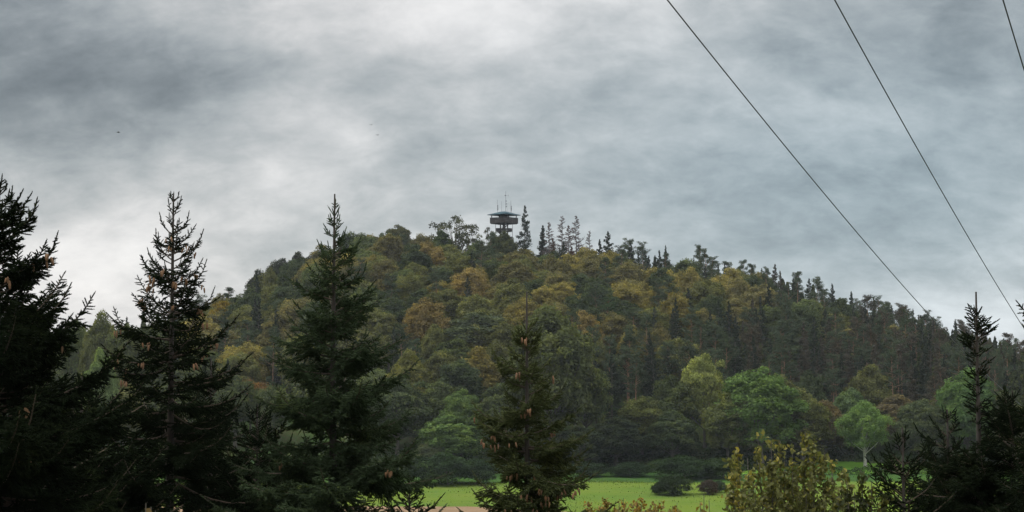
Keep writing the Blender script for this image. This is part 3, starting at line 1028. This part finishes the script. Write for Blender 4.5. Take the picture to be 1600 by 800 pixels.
def add_model(g, seed, x, y, z, H, rad, con, nl):
    r = np.random.default_rng(seed)
    d = unit(r.normal(size=(nl, 3)))
    if con:
        s = r.random(nl) ** .8
        P = np.stack([d[:, 0] * rad * (1.05 - s), d[:, 1] * rad * (1.05 - s), H * (.2 + .8 * s)], -1)
    else:
        c = unit(r.normal(size=(16, 3)))[r.integers(0, 16, nl)] * .62
        P = (c + d * .42) * np.array([rad, rad, H * .34]) + np.array([0, 0, H * .64])
    P = P + np.array([x, y, z])
    leaves(g, P, unit(d + np.array([0, 0, .6])), .85, .7, r=r)


for i, c in enumerate(cand):
    if i in seen:
        continue
    x, y, z, rad, con, u, v, H = c
    add_model(g, i, x, y, z, H * .92, rad, con, 420)
for i in range(260):                                       # the wood goes on over the ridge and to both sides
    x, y = rw.uniform(-330, 340), rw.uniform(300, 560)
    if abs(x) < y * .364 + 30 and y < 495:
        continue
    if y < edge_y(x) + 8:
        continue
    add_model(g, 9000 + i, x, y, float(ground(x, y)), 12 + 3 * rw.random(), 4.5, i % 3 == 0, 380)
o = g.build('forest', M_LEAF)
o.color = (0.040, 0.050, 0.022, 1)
tag(o, 'the rest of the wood behind and between the crowns on the hill', 'forest', kind='stuff')

# ------------------------------------------------------------------ lookout tower
TY = 466.0
tp = at(787.5, 515, TY)
tz = float(ground(tp.x, TY))
tower = empty('lookout_tower', (tp.x, TY, tz), R(8))
tag(tower, 'wooden lookout tower with a teal roof and antennas on the summit', 'tower')


def hz(v):                                                  # height above the tower's foot that shows at row v
    return at(787.5, v, TY).z - tz


W = 6.6                                                     # half-diagonal faces us: the deck is turned by 45 degrees
D45 = R(45)
zr, zd0, zd1 = hz(336.5), hz(349.5), hz(341)
# roof: low pyramid with thickness and fascia
g = G()
a = W * .5 * 1.20
q = [(-a, -a), (a, -a), (a, a), (-a, a)]
rot = lambda p: (p[0] * math.cos(D45) - p[1] * math.sin(D45), p[0] * math.sin(D45) + p[1] * math.cos(D45))
ro = [rot(p) for p in q]
rh = hz(330.0) - zr
i_ = 0.16
V = [(*p, zr) for p in ro] + [(*p, zr + .18) for p in ro] + [(p[0] * i_, p[1] * i_, zr + .18 + rh * .8) for p in ro]
g.add(V, [[3, 2, 1, 0]] + [[k, (k + 1) % 4, 4 + (k + 1) % 4, 4 + k] for k in range(4)] + [[4 + k, 4 + (k + 1) % 4, 8 + (k + 1) % 4, 8 + k] for k in range(4)] + [[8, 9, 10, 11]])
roof = g.build('roof', M_ROOF, tower)
# deck floor and parapets
g = G()
g.box((0, 0, zd0 + .12), (W, W, .24), D45)
for k in range(-3, 4):
    g.box((*rot((k * .95, 0)), zd0 - .09), (.16, W * .96, .17), D45)
g.build('deck', M_TWOOD2, tower)
for k in range(4):
    g = G()
    ang = D45 + k * math.pi / 2
    n = (math.cos(ang), math.sin(ang))
    cx_, cy_ = n[0] * W / 2, n[1] * W / 2
    hgt = zd1 - zd0
    nbd = 6
    for b in range(nbd):
        g.box((cx_, cy_, zd0 + .05 + hgt * (b + .5) / nbd), (.07, W + .14 if k % 2 else W, hgt / nbd - .03), ang)
    for s in (-1, -.5, 0, .5, 1):
        t_ = (-n[1] * s * (W / 2 - .12), n[0] * s * (W / 2 - .12))
        g.box((cx_ * .975 + t_[0], cy_ * .975 + t_[1], zd0 + hgt * .5), (.1, .1, hgt), ang)
    par = g.build('parapet', M_TWOOD, tower)
    g = G()
    g.box((cx_, cy_, zd1 + .10), (.20, W + .2 if k % 2 else W - .22, .07), ang)
    g.build('handrail', M_TWOOD2, par)
# roof posts
for k in range(4):
    for f_ in (1.0,):
        p = rot(((-1 if k in (0, 3) else 1) * W * .44, (-1 if k < 2 else 1) * W * .44))
        g = G()
        g.box((*p, (zd0 + zr) / 2 + .1), (.22, .22, zr - zd0 - .1), D45)
        g.build('post', M_TWOOD2, tower)
# cabin in the middle of the deck
g = G()
g.box((0, 0, (zd0 + zr) / 2 + .15), (2.5, 2.5, zr - zd0 - .1), D45)
cab = g.build('cabin', M_TWOOD2, tower)
for k in range(4):
    ang = D45 + k * math.pi / 2
    g = G()
    g.box((math.cos(ang) * 1.28, math.sin(ang) * 1.28, zd1 + .55), (.06, 1.5, .55), ang)
    g.build('window', M_STEEL, cab)
# core column, outer masts, flights of stairs with landings
g = G()
for sx_, sy_ in ((-1, -1), (1, -1), (1, 1), (-1, 1)):
    p = rot((sx_ * .85, sy_ * .85))
    g.box((*p, zd0 / 2), (.28, .28, zd0), D45)
g.build('core_frame', M_TWOOD2, tower)
for sgn in ((-1, -1), (1, -1), (1, 1), (-1, 1)):
    p = rot((sgn[0] * 2.0, sgn[1] * 2.0))
    g = G()
    g.tube([[p[0], p[1], 0], [p[0], p[1], zd0 - .12]], .07, 6)
    g.build('post', M_TWOOD2, tower)
lv = [zd0, hz(362), hz(375), hz(388), 0]
for k in range(4):
    z1, z0 = lv[k], lv[k + 1]
    s = 1 if k % 2 == 0 else -1
    g = G()
    y_ = -1.6 if s > 0 else 1.6
    L = math.hypot(3.4, z1 - z0)
    tilt = Vector((3.4 * s, 0, z1 - z0)).to_track_quat('X', 'Z')
    for yo in (-.5, .5):
        g.box((0, y_ + yo, (z0 + z1) / 2), (L, .08, .34), 0, tilt)
        g.box((0, y_ + yo, (z0 + z1) / 2 + .95), (L, .06, .08), 0, tilt)
        g.box((0, y_ + yo, (z0 + z1) / 2 + .55), (L, .05, .06), 0, tilt)
    for j in range(14):
        t_ = (j + .5) / 14 - .5
        g.box((3.4 * s * t_, y_, z0 + (z1 - z0) * (j + .5) / 14 + .1), (.30, .92, .05))
    g.build('stair', M_TWOOD2, tower)
for k in (1, 2, 3):
    g = G()
    z = lv[k]
    g.box((0, 0, z), (3.9, 3.9, .14), D45)
    for q_ in range(4):
        ang = D45 + q_ * math.pi / 2
        for b in range(4):
            g.box((math.cos(ang) * 1.97, math.sin(ang) * 1.97, z + .25 + .26 * b), (.06, 3.9 if q_ % 2 else 3.8, .2), ang)
    g.build('landing', M_TWOOD, tower)
# antennas on the roof
rt = zr + .18
ANT = [(776.8, 312, -.5, .05, 1), (784, 314, .6, .035, 0), (790.3, 298.5, 0, .07, 2), (793, 317, .5, .03, 0), (795.2, 315, -.6, .09, 0), (798.6, 313, .4, .06, 1), (799.5, 327, -.4, .12, 0)]
for u, v, yo, rd, kind in ANT:
    ax = at(u, v, TY).x - tp.x
    top = hz(v)
    pz = rt + rh * .8 * max(0, 1 - abs(ax) / a) * .6
    g = G()
    g.tube([[ax, yo, pz - .1], [ax, yo, (pz + top) / 2], [ax, yo, top]], [rd, rd, rd * .7], 6)
    an = g.build('antenna', M_STEEL if rd < .09 else M_FIBRE, tower)
    g = G()
    if kind:
        for z_, l_ in ((.30, .35), (.42, .30), (.55, .28)):
            zz = pz + (top - pz) * z_
            g.box((ax + .12, yo - .1, zz), (l_, .12, .55 if kind == 1 else .4))
        if kind == 2:
            zz = pz + (top - pz) * .80
            g.tube([[ax - .35, yo - .2, zz], [ax + .9, yo - .2, zz]], .03, 4)
            g.box((ax - .22, yo - .2, zz), (.3, .14, .32))
            g.tube([[ax + .85, yo - .2, zz - .4], [ax + .85, yo - .2, zz + .4]], .02, 4)
        g.build('bracket', M_STEEL, an)
g = G()
g.tube([[-1.9, 0, rt + .75], [2.0, 0, rt + .75]], .03, 4)
for xx_ in (-1.9, -.6, .7, 2.0):
    g.tube([[xx_, 0, rt + .2], [xx_, 0, rt + .75]], .03, 4)
g.build('roof_rail', M_STEEL, roof)


# ------------------------------------------------------------------ near spruces (real twigs and needles)
cone_g = G()
prof = [(0, .004), (.008, .012), (.03, .0165), (.06, .0175), (.09, .0155), (.11, .010), (.122, .003)]
rings = []
for zi, ri in prof:
    th = np.linspace(0, 2 * np.pi, 10, endpoint=False)
    jag = 1 + .14 * ((np.arange(10) + int(zi * 1000)) % 2)
    rings.append(np.stack([np.cos(th) * ri * jag, np.sin(th) * ri * jag, np.full(10, -zi)], -1))
fc = [[i * 10 + k, i * 10 + (k + 1) % 10, (i + 1) * 10 + (k + 1) % 10, (i + 1) * 10 + k] for i in range(len(prof) - 1) for k in range(10)]
cone_g.add(np.concatenate(rings), fc)
CONE = cone_g.mesh('cone', M_CONE)


def needles(g, P0, D, L, dens, nlen, wid, r):
    """needle triangles round every twig (P0 base, D unit direction, L length)"""
    n = np.maximum(3, (L * dens).astype(int))
    idx = np.repeat(np.arange(len(L)), n)
    k = len(idx)
    t = r.random(k)
    d = D[idx]
    base = P0[idx] + d * (L[idx] * t)[:, None]
    rv = unit(np.cross(d, unit(r.normal(size=(k, 3)))))
    tipward = .45 + .9 * t[:, None] ** 3
    nd = unit(d * tipward + rv * .85 + np.array([0, 0, .12]))
    ln = (nlen * (.75 + .4 * r.random(k)) * (1 - .2 * t))[:, None]
    s = unit(np.cross(nd, r.normal(size=(k, 3)))) * (wid * .5)
    v = np.empty((k, 3, 3))
    v[:, 0] = base - s
    v[:, 1] = base + s
    v[:, 2] = base + nd * ln
    # the packed inner needles along the twig
    a_ = unit(np.cross(D, np.array([.13, .21, .97])))
    b_ = np.cross(D, a_)
    T = len(L)
    E = P0 + D * L[:, None]
    cv2 = np.empty((T, 7, 3))
    for q in range(3):
        w_ = a_ * math.cos(q * 2.094) + b_ * math.sin(q * 2.094)
        cv2[:, q] = P0 + w_ * .0075
        cv2[:, 3 + q] = P0 + D * (L * .75)[:, None] + w_ * .0085
    cv2[:, 6] = E + D * .01
    o7 = np.arange(T)[:, None] * 7
    tw = r.random(len(L))
    n0 = g.n
    g.add(cv2.reshape(-1, 3), np.concatenate([o7 + np.array([q, (q + 1) % 3, 3 + (q + 1) % 3, 3 + q]) for q in range(3)]), np.repeat(tw * .5, 7))
    g.f.append(np.concatenate([o7 + np.array([3 + q, 3 + (q + 1) % 3, 6]) for q in range(3)]) + n0)
    g.add(v.reshape(-1, 3), np.arange(k * 3).reshape(k, 3), np.repeat(np.clip(tw[idx] * .6 + r.random(k) * .4, 0, 1), 3))


def near_spruce(seed, u, vtop, Y, height, label, prof_, leader=.35, cones=0, cone_band=(.5, 3.0), density=1.0, spacing=.26,
                bottom_v=860, upturn=1.0, cone_side=None, needle_dens=260, gap=.0, side_bias=0.0, name='spruce_tree', extra=(), ncol=(.013, .019, .0095), cone_y=.15):
    """prof_: [(distance below the tip, crown radius)] in metres"""
    r = np.random.default_rng(seed)
    apex = at(u, vtop, Y)
    zg = apex.z - height
    gz = float(ground(apex.x, Y))
    height = apex.z - gz + .2
    root = empty(name, (apex.x, Y, apex.z - height))
    tag(root, label, 'spruce')
    H = height
    vis_d = (bottom_v - vtop) / F * Y               # depth below the tip that the frame shows
    pd, pr = zip(*prof_)
    tr, wood = G(), G()
    k = 14
    sway = r.normal(size=2) * .03
    zs = np.linspace(0, 1, k)
    tp_ = np.stack([sway[0] * np.sin(zs * 5), sway[1] * np.sin(zs * 4), zs * H], -1)
    tp_[:, :2] *= (1 - zs)[:, None]
    tr.tube(tp_, .012 + .115 * ((1 - zs) * H / 10) ** 1.05, 9)
    tr.build('trunk', M_SPRUCEBARK, root, smooth=True)
    # leader shoot with side shoots
    tw_p, tw_d, tw_l = [], [], []
    ends = []

    def twig(p, d, l):
        tw_p.append(p)
        tw_d.append(d)
        tw_l.append(l)

    dists = []
    d = leader
    while d < H - .6:
        dists.append(d)
        d += spacing * (1.0 if d < vis_d else 2.0) * (.8 + .4 * r.random()) * (1 + .12 * d)
    for d in dists:
        nb = 5 if d < .5 else 7
        if d > vis_d:
            nb = 4
        azs = r.random() * 6.283 + np.arange(nb) * 6.283 / nb + r.normal(size=nb) * .25
        for ib, az in enumerate(list(azs) + list(azs[:4] + .5) if .9 < d < vis_d else azs):
            if r.random() < gap:
                continue
            Rb = (.42 if ib >= nb else 1) * np.interp(d, pd, pr) * (.72 + .42 * r.random()) * (.62 if r.random() < .2 else 1)
            if side_bias:
                Rb *= 1 + side_bias * math.cos(az)
            Rb = max(.05, Rb)
            dd = d + .16 * r.normal() * min(1, d)
            a = np.array([0, 0, H - max(dd, leader * .7)])
            e0 = R(np.interp(d, [0, .5, 1.5, 3, 6], [52, 38, 16, -2, -18]) + 11 * r.normal())
            e1 = R(np.interp(d, [0, .5, 1.5, 3, 6], [72, 68, 58, 38, 22]) + 10 * r.normal()) * upturn
            ns = 7
            L = Rb * 1.12
            pts = [a]
            az2 = az
            for j in range(ns):
                tt = j / (ns - 1)
                el = e0 + (e1 - e0) * tt ** 1.6
                az2 += r.normal() * .06
                pts.append(pts[-1] + np.array([math.cos(az2) * math.cos(el), math.sin(az2) * math.cos(el), math.sin(el)]) * L / ns)
            pts = np.array(pts)
            r0 = .005 + .009 * L
            wood.tube(pts, r0 * (1 - .8 * np.linspace(0, 1, ns + 1)) + .0015, 4 if L < 1 else 5, cap=False)
            # side branchlets
            dirs = unit(np.diff(pts, axis=0))
            cum = L / ns * np.arange(ns + 1)
            step = .034 / density * (1.0 if d < vis_d else 2.6)
            q = .06 + .10 * L
            sd_ = 1
            while q < L - .02:
                j = min(ns - 1, int(q / (L / ns)))
                p = pts[j] + dirs[j] * (q - cum[j])
                rem = L - q
                bl = (min(.62, .42 * rem + .05) * (.55 + .6 * r.random())) * np.interp(q / L, [0, .25, 1], [.45, 1, 1])
                side = unit(np.cross(dirs[j], [0, 0, 1.0])) * sd_
                upv = np.cross(side, dirs[j]) * sd_
                bd = unit(dirs[j] * .75 + side * (.85 + .2 * r.random()) + upv * r.normal() * .22 + np.array([0, 0, r.uniform(-.75, .35) if d > 1.2 else r.uniform(-.2, .3)]))
                twig(p, bd, bl)
                if bl > .13:
                    wood.tube([p, p + bd * bl * .8], [.0035 + .004 * bl, .0015], 3, cap=False)
                    m_ = .045
                    while m_ < bl - .02:
                        s2 = 1 if r.random() < .5 else -1
                        sl = min(.26, .5 * (bl - m_) + .03) * (.6 + .6 * r.random())
                        sv_ = unit(np.cross(bd, [0, 0, 1.0])) * s2
                        dv = unit(bd * .8 + sv_ * .7 + r.normal(size=3) * .25 + np.array([0, 0, r.uniform(-.8, .3) if d > 1.0 else 0]))
                        twig(p + bd * m_, dv, sl)
                        m_ += .032 / density * (.7 + .6 * r.random()) * (1.0 if d < vis_d else 2.5)
                    if .15 < bl:
                        ends.append((p + bd * bl * .75, d, az))
                sd_ = -sd_
                q += step * (.6 + .7 * r.random())
            for j in range(ns):                                    # the bough's own needles
                if j > ns * .25 or L < .6:
                    twig(pts[j], dirs[j], L / ns)
            twig(pts[-1] - dirs[-1] * .02, dirs[-1], .06 + .05 * r.random())
            ends.append((pts[-1] - np.array([0, 0, .03]), d, az))
    # leader: a thin shoot, sparsely needled, with a crown of short side shoots
    for j in range(5):
        az = j * 1.257 + r.random()
        el = R(48 + 12 * r.random())
        twig(np.array([0, 0, H - leader * .86]), np.array([math.cos(az) * math.cos(el), math.sin(az) * math.cos(el), math.sin(el)]), leader * (.25 + .3 * r.random()))
    for ex in extra:
        twig(np.array(ex[0]) + np.array([0, 0, H]), unit(np.array(ex[1], float)), ex[2])
    wood.build('branches', M_TWIG, root)
    P0, D, L_ = np.array(tw_p), unit(np.array(tw_d)), np.array(tw_l)
    g = G()
    dist_f = Y / 22.0
    deep = P0[:, 2] < H - vis_d
    for sel, dn in ((~deep, needle_dens), (deep, needle_dens * .35)):
        if sel.any():
            needles(g, P0[sel], D[sel], L_[sel], dn / max(dist_f, .8), .024, .0058 * max(1, dist_f), r)
    lp = np.array([[0, 0, H - leader]])
    needles(g, lp, np.array([[0, 0, 1.0]]), np.array([leader * .96]), 60, .013, .003, r)
    g.build('needles', M_NEEDLE, root).color = (*ncol, 1)
    # cones hanging in clusters from the ends of the boughs
    if cones:
        pool = [e for e in ends if cone_band[0] < e[1] < cone_band[1] and e[0][1] < cone_y and math.hypot(e[0][0], e[0][1]) > .48 * np.interp(e[1], pd, pr)]
        r.shuffle(pool)
        cnt = 0
        for p, d, az in pool:
            for q in range(int(r.integers(2, 6))):
                if cnt >= cones:
                    break
                c = link('cone', CONE, root)
                o_ = r.normal(size=3) * np.array([.035, .03, .02])
                c.location = Vector(p) + Vector(o_) + Vector((0, -.02, -.05))
                c.rotation_euler = (r.normal() * .15, r.normal() * .15, r.random() * 6)
                s_ = .52 + .42 * r.random()
                c.scale = (s_, s_, s_)
                cnt += 1
            if cnt >= cones:
                break
    return root


S = near_spruce
S(1, -2, 290, 17, 11, 'huge nearly black spruce at the left edge of the view',
  [(0, .08), (.3, .36), (.6, .50), (1.0, .66), (1.4, .86), (2.0, 1.2), (2.6, 1.5), (3.5, 1.9), (5, 2.5), (9, 3.0)], density=1.6, spacing=.19, cones=40, cone_band=(1.0, 3.0), upturn=1.1, leader=.12)
S(2, 271, 304, 22, 10, 'dark spruce hung with brown cones near its forked open top, right of the leftmost one',
  [(0, .06), (.3, .24), (.6, .34), (1.0, .50), (1.5, .66), (2.0, .82), (2.3, .95), (3.2, 1.15), (4.2, 1.60), (5.2, 2.0), (9, 2.6)], density=1.0, spacing=.23, cones=95,
  cone_band=(.9, 2.9), upturn=1.15, leader=.12, gap=.16)
S(3, 523, 303, 22, 10, 'tall dark spruce with a long thin leader shoot left of centre',
  [(0, .05), (.5, .16), (.8, .30), (1.2, .46), (1.6, .66), (2.0, .80), (2.6, .92), (3.4, 1.25), (4.4, 1.60), (5.2, 1.9), (9, 2.6)], density=1.35, ncol=(.046, .066, .034), leader=.42, cones=8, cone_band=(1.2, 4.6), spacing=.22)
S(4, 823, 456, 23, 8.5, 'smaller spruce in the centre with many hanging brown cones down to its skirt',
  [(0, .04), (.5, .11), (.9, .30), (1.3, .48), (1.9, .74), (2.5, .95), (3.0, 1.08), (3.5, 1.15), (8, 2.0)], density=1.35, ncol=(.062, .074, .030),
  leader=.75, cone_y=-.12, cones=98, cone_band=(1.0, 3.7), spacing=.20)
S(5, 1525, 456, 20, 8.5, 'thin spruce on the right with a long bare tip and a narrow dark body',
  [(0, .03), (.35, .10), (.5, .24), (.75, .30), (.95, .20), (1.2, .12), (1.7, .14), (2.0, .22), (2.4, .50), (3.0, 1.1), (8, 2.2)], density=1.3, leader=.40, spacing=.13, upturn=.55)
S(6, 1650, 400, 18, 9.5, 'black spruce cut off by the right edge of the view',
  [(0, .04), (.5, .25), (.9, .42), (1.6, .60), (2.4, .75), (3.2, 1.1), (8, 2.4)], density=1.4, cones=0)
S(7, 128, 588, 21, 7.5, 'low dark spruce filling the gap between the leftmost spruces',
  [(0, .05), (.4, .42), (1.0, .95), (2.0, 1.6), (6, 2.2)], density=1.3, leader=.15)
S(8, 402, 632, 24, 7.3, 'low spruce between the cone hung spruce and the tall leader spruce',
  [(0, .05), (.4, .38), (1.0, .85), (2.0, 1.5), (6, 2.0)], density=1.25, leader=.2)
S(9, 1410, 668, 19, 6.5, 'low dark spruce beside the yellowish leafy shrub',
  [(0, .05), (.35, .22), (.8, .48), (1.5, .85), (6, 1.6)], density=.95, leader=.16)
S(10, 1480, 640, 21, 7, 'dark low spruce at the foot of the bare tipped thin spruce',
  [(0, .05), (.4, .32), (1.0, .62), (2.0, 1.0), (6, 1.9)], density=1.3, leader=.16)
S(11, 640, 742, 23, 6.2, 'low spruce whose tip only just shows at the foot of the tall leader spruce',
  [(0, .05), (.4, .30), (1.0, .60), (2.0, 1.0), (6, 1.7)], density=1.0, leader=.12)
S(12, 330, 560, 26, 8, 'dark spruce standing behind the gap between the two tallest spruces',
  [(0, .05), (.4, .26), (1.0, .60), (2.0, 1.15), (3, 1.5), (6, 2.0)], density=1.2, leader=.2)

S(13, 48, 600, 20, 7.5, 'black low spruce in front of the huge leftmost one',
  [(0, .05), (.4, .40), (1.0, .90), (2.0, 1.5), (6, 2.2)], density=1.4, leader=.15)
S(14, 1582, 610, 20, 7.4, 'low black spruce between the bare tipped one and the right corner spruce',
  [(0, .05), (.4, .36), (1.0, .80), (2.0, 1.3), (6, 2.0)], density=1.4, leader=.15)


# ------------------------------------------------------------------ near leafy shrubs
def near_shrub(seed, u, Y, tops, label, col, leaf=.075, per=70, spread=.16, name='shrub', hue=.0):
    """tops: [(u, v)] where the leading shoots end"""
    r = np.random.default_rng(seed)
    b = at(u, 600, Y)
    bz = float(ground(b.x, Y))
    root = empty(name, (b.x, Y, bz - .1))
    tag(root, label, 'shrub')
    lf = G()
    for (tu, tv) in tops:
        st = G()
        yy_ = Y + r.normal() * .45
        e = np.array(at(tu, tv, yy_)) - np.array(root.location)
        a = np.array([r.normal() * .12, r.normal() * .12, 0])
        m1 = a * .6 + e * np.array([.45, .45, .4]) + r.normal(size=3) * .06
        m2 = a * .15 + e * np.array([.86, .86, .72]) + r.normal(size=3) * .05
        ctrl = np.array([a, m1, m2, e])
        ts = np.linspace(0, 1, 12)
        B = np.array([(1 - t) ** 3 * ctrl[0] + 3 * (1 - t) ** 2 * t * ctrl[1] + 3 * (1 - t) * t * t * ctrl[2] + t ** 3 * ctrl[3] for t in ts])
        st.tube(B, .022 * (1 - .88 * ts) + .002, 5, cap=False)
        top_z = e[2]
        # leaves on short spurs along the upper 2.2 m of the shoot
        for s in range(per):
            q = r.random() ** .8
            z_ = top_z - q * 2.4
            t = np.interp(z_, B[:, 2], ts)
            p = np.array([np.interp(t, ts, B[:, i]) for i in range(3)])
            sp = spread * (.15 + 1.6 * min(1, q * 1.3)) * (.4 + 1.1 * r.random())
            dr = unit(r.normal(size=3) * np.array([1, 1, .5]) + np.array([0, 0, .35]))
            pe = p + dr * sp
            st.tube([p, pe], [.004, .002], 3, cap=False)
            kk = int(r.integers(5, 10))
            LP = pe + (p - pe) * r.random((kk, 1)) * .9 + r.normal(size=(kk, 3)) * .03 + np.array([0, 0, -.02])
            nn = unit(r.normal(size=(kk, 3)) * np.array([1, 1, .6]) + np.array([0, 0, .35]))
            tint = np.clip((.60 if q < .12 else .3) + r.normal(size=kk) * .28 + hue, 0, 1.2)
            leaves(lf, LP, nn, leaf, .58, tint=tint, bend=.12, r=r)
        st.build('stem', M_BARK, root, smooth=True)
    c = lf.build('leaves', M_SHRUBLEAF, root)
    c.color = (*col, 1)
    return root


near_shrub(31, 1235, 20, [(1184, 678), (1153, 702), (1142, 715), (1168, 716), (1205, 690), (1219, 688), (1238, 698), (1258, 676), (1272, 690), (1288, 706),
                          (1300, 718), (1316, 738), (1150, 740), (1176, 735), (1200, 722), (1226, 720), (1246, 728), (1266, 735), (1290, 750), (1140, 758), (1330, 760),
                          (1210, 750), (1235, 760), (1180, 765), (1260, 775), (1160, 780)],
           'large leafy shrub with yellowing leaves and upright shoots in front of the meadow', (0.130, 0.135, 0.045), per=92, spread=.22, leaf=.078)
near_shrub(32, 1345, 18.5, [(1322, 742), (1345, 735), (1362, 752), (1335, 768), (1380, 770), (1310, 775)],
           'dark leafy shrub between the yellowing shrub and the low spruce', (0.040, 0.048, 0.018), per=80)
near_shrub(33, 1102, 20, [(1100, 772), (1094, 786), (1108, 782)], 'single leafy sprig rising from below, left of the yellowing shrub', (0.10, 0.08, 0.03), per=26, spread=.06, hue=.2)
near_shrub(34, 1000, 30, [(918 + 7 * q, 776 + 6 * ((q * 7) % 4) + abs(q - 10) * .9) for q in range(21)],
           'golden brown bush at the bottom of the view right of the centre spruce', (0.16, 0.115, 0.038), leaf=.075, per=110, spread=.34, name='golden_bush')
near_shrub(35, 235, 15, [(228, 786), (236, 792), (243, 797)], 'small ochre sprig at the very bottom under the first cone hung spruce', (0.14, 0.09, 0.03), per=14, spread=.05, name='sprig')


# ------------------------------------------------------------------ overhead line
DIRX = 0.488


def wire_pt(X14, s):
    """s = depth past the 14 m point"""
    z = 32.28 - 0.2215 * s + 0.0016 * (s - 0) * (s - 15)
    return (X14 + DIRX * s, 14 + s, z)


S0, S1 = -30.0, 38.0


def pole(s, label):
    c = wire_pt(3.27, s)
    gz = float(ground(c[0], c[1]))
    rt_ = empty('utility_pole', (c[0], c[1], gz - .5), -math.atan2(DIRX, 1))
    tag(rt_, label, 'utility pole', 'poles carrying the overhead line')
    top = c[2] - gz + .5
    g = G()
    g.tube([[0, 0, 0], [0, 0, top * .5], [0, 0, top + .1]], [.17, .14, .11], 12)
    g.build('shaft', M_POLEWOOD, rt_, smooth=True)
    g = G()
    g.box((0, 0, top - .38), (3.4, .14, .16))
    arm = g.build('crossarm', M_POLEWOOD, rt_)
    for k in (-1, 0, 1):
        g = G()
        x_ = k * 1.68 * math.cos(math.atan2(DIRX, 1))
        if k == 0:
            g.tube([[x_, 0, top + .10], [x_, 0, top + .12]], [.04, .04], 8)
        for z_, r_i in ((-.26, .03), (-.2, .07), (-.14, .03), (-.09, .06), (-.03, .03)):
            zz = top + z_ if k else top + z_ + .0
            g.tube([[x_, .14 if k == 0 else 0, zz - .02], [x_, .14 if k == 0 else 0, zz + .03]], [r_i, r_i * .7], 10)
        g.build('insulator', M_PORCELAIN, arm)


pole(S0, 'wooden pole behind the viewer carrying three cables')
pole(S1, 'wooden pole beyond the right edge of the view carrying three cables')
for X14, lb in ((1.59, 'long dark cable, leftmost of three, running down into the right ridge'),
                (3.265, 'middle dark cable of three, leaving the view above the right corner spruce'),
                (4.95, 'short piece of cable in the top right corner')):
    g = G()
    pts = [wire_pt(X14, s) for s in np.linspace(S0, S1, 70)]
    g.tube(pts, .0075, 6)
    tag(g.build('power_cable', M_WIRE, smooth=True), lb, 'cable', 'cables of the overhead line')

# ------------------------------------------------------------------ birds
for u, v, Y, rz, lb in ((185, 207, 160, .3, 'tiny dark bird high in the left part of the sky'),
                        (580, 195, 260, 1.2, 'far bird speck, upper one of the pair left of the tower'),
                        (590, 211, 240, .8, 'far bird speck, lower one of the pair left of the tower')):
    p = at(u, v, Y)
    b = empty('bird', p, rz)
    tag(b, lb, 'bird')
    g = G()
    g.tube([[-.20, 0, 0], [-.12, 0, .01], [0, 0, 0], [.10, 0, .01], [.15, 0, .02], [.19, 0, .01]], [.01, .03, .045, .03, .028, .005], 8)
    g.add([(-.30, -.04, 0), (-.30, .04, 0), (-.15, .012, .012), (-.15, -.012, .012)], [[0, 1, 2, 3]])
    for s in (-1, 1):
        g.add([(.08, 0, .02), (-.06, 0, .02), (-.08, s * .22, .09), (.06, s * .22, .09), (-.12, s * .42, .03), (-.04, s * .42, .03)], [[0, 1, 2, 3], [3, 2, 4, 5]])
    g.build('body', M_BIRD, b, smooth=True)

# ------------------------------------------------------------------ haze
m, n = mat('air')
pv = n.n('ShaderNodeVolumePrincipled', {'Color': (0.80, 0.88, 0.97, 1), 'Density': 0.000075, 'Anisotropy': 0.2})
n.n('ShaderNodeOutputMaterial', {'Volume': pv.outputs[0]})
g = G()
g.box((0, 425, 42), (1320, 1170, 96))
hzb = g.build('haze', m)
tag(hzb, 'thin autumn haze in the valley air', 'haze', kind='stuff')
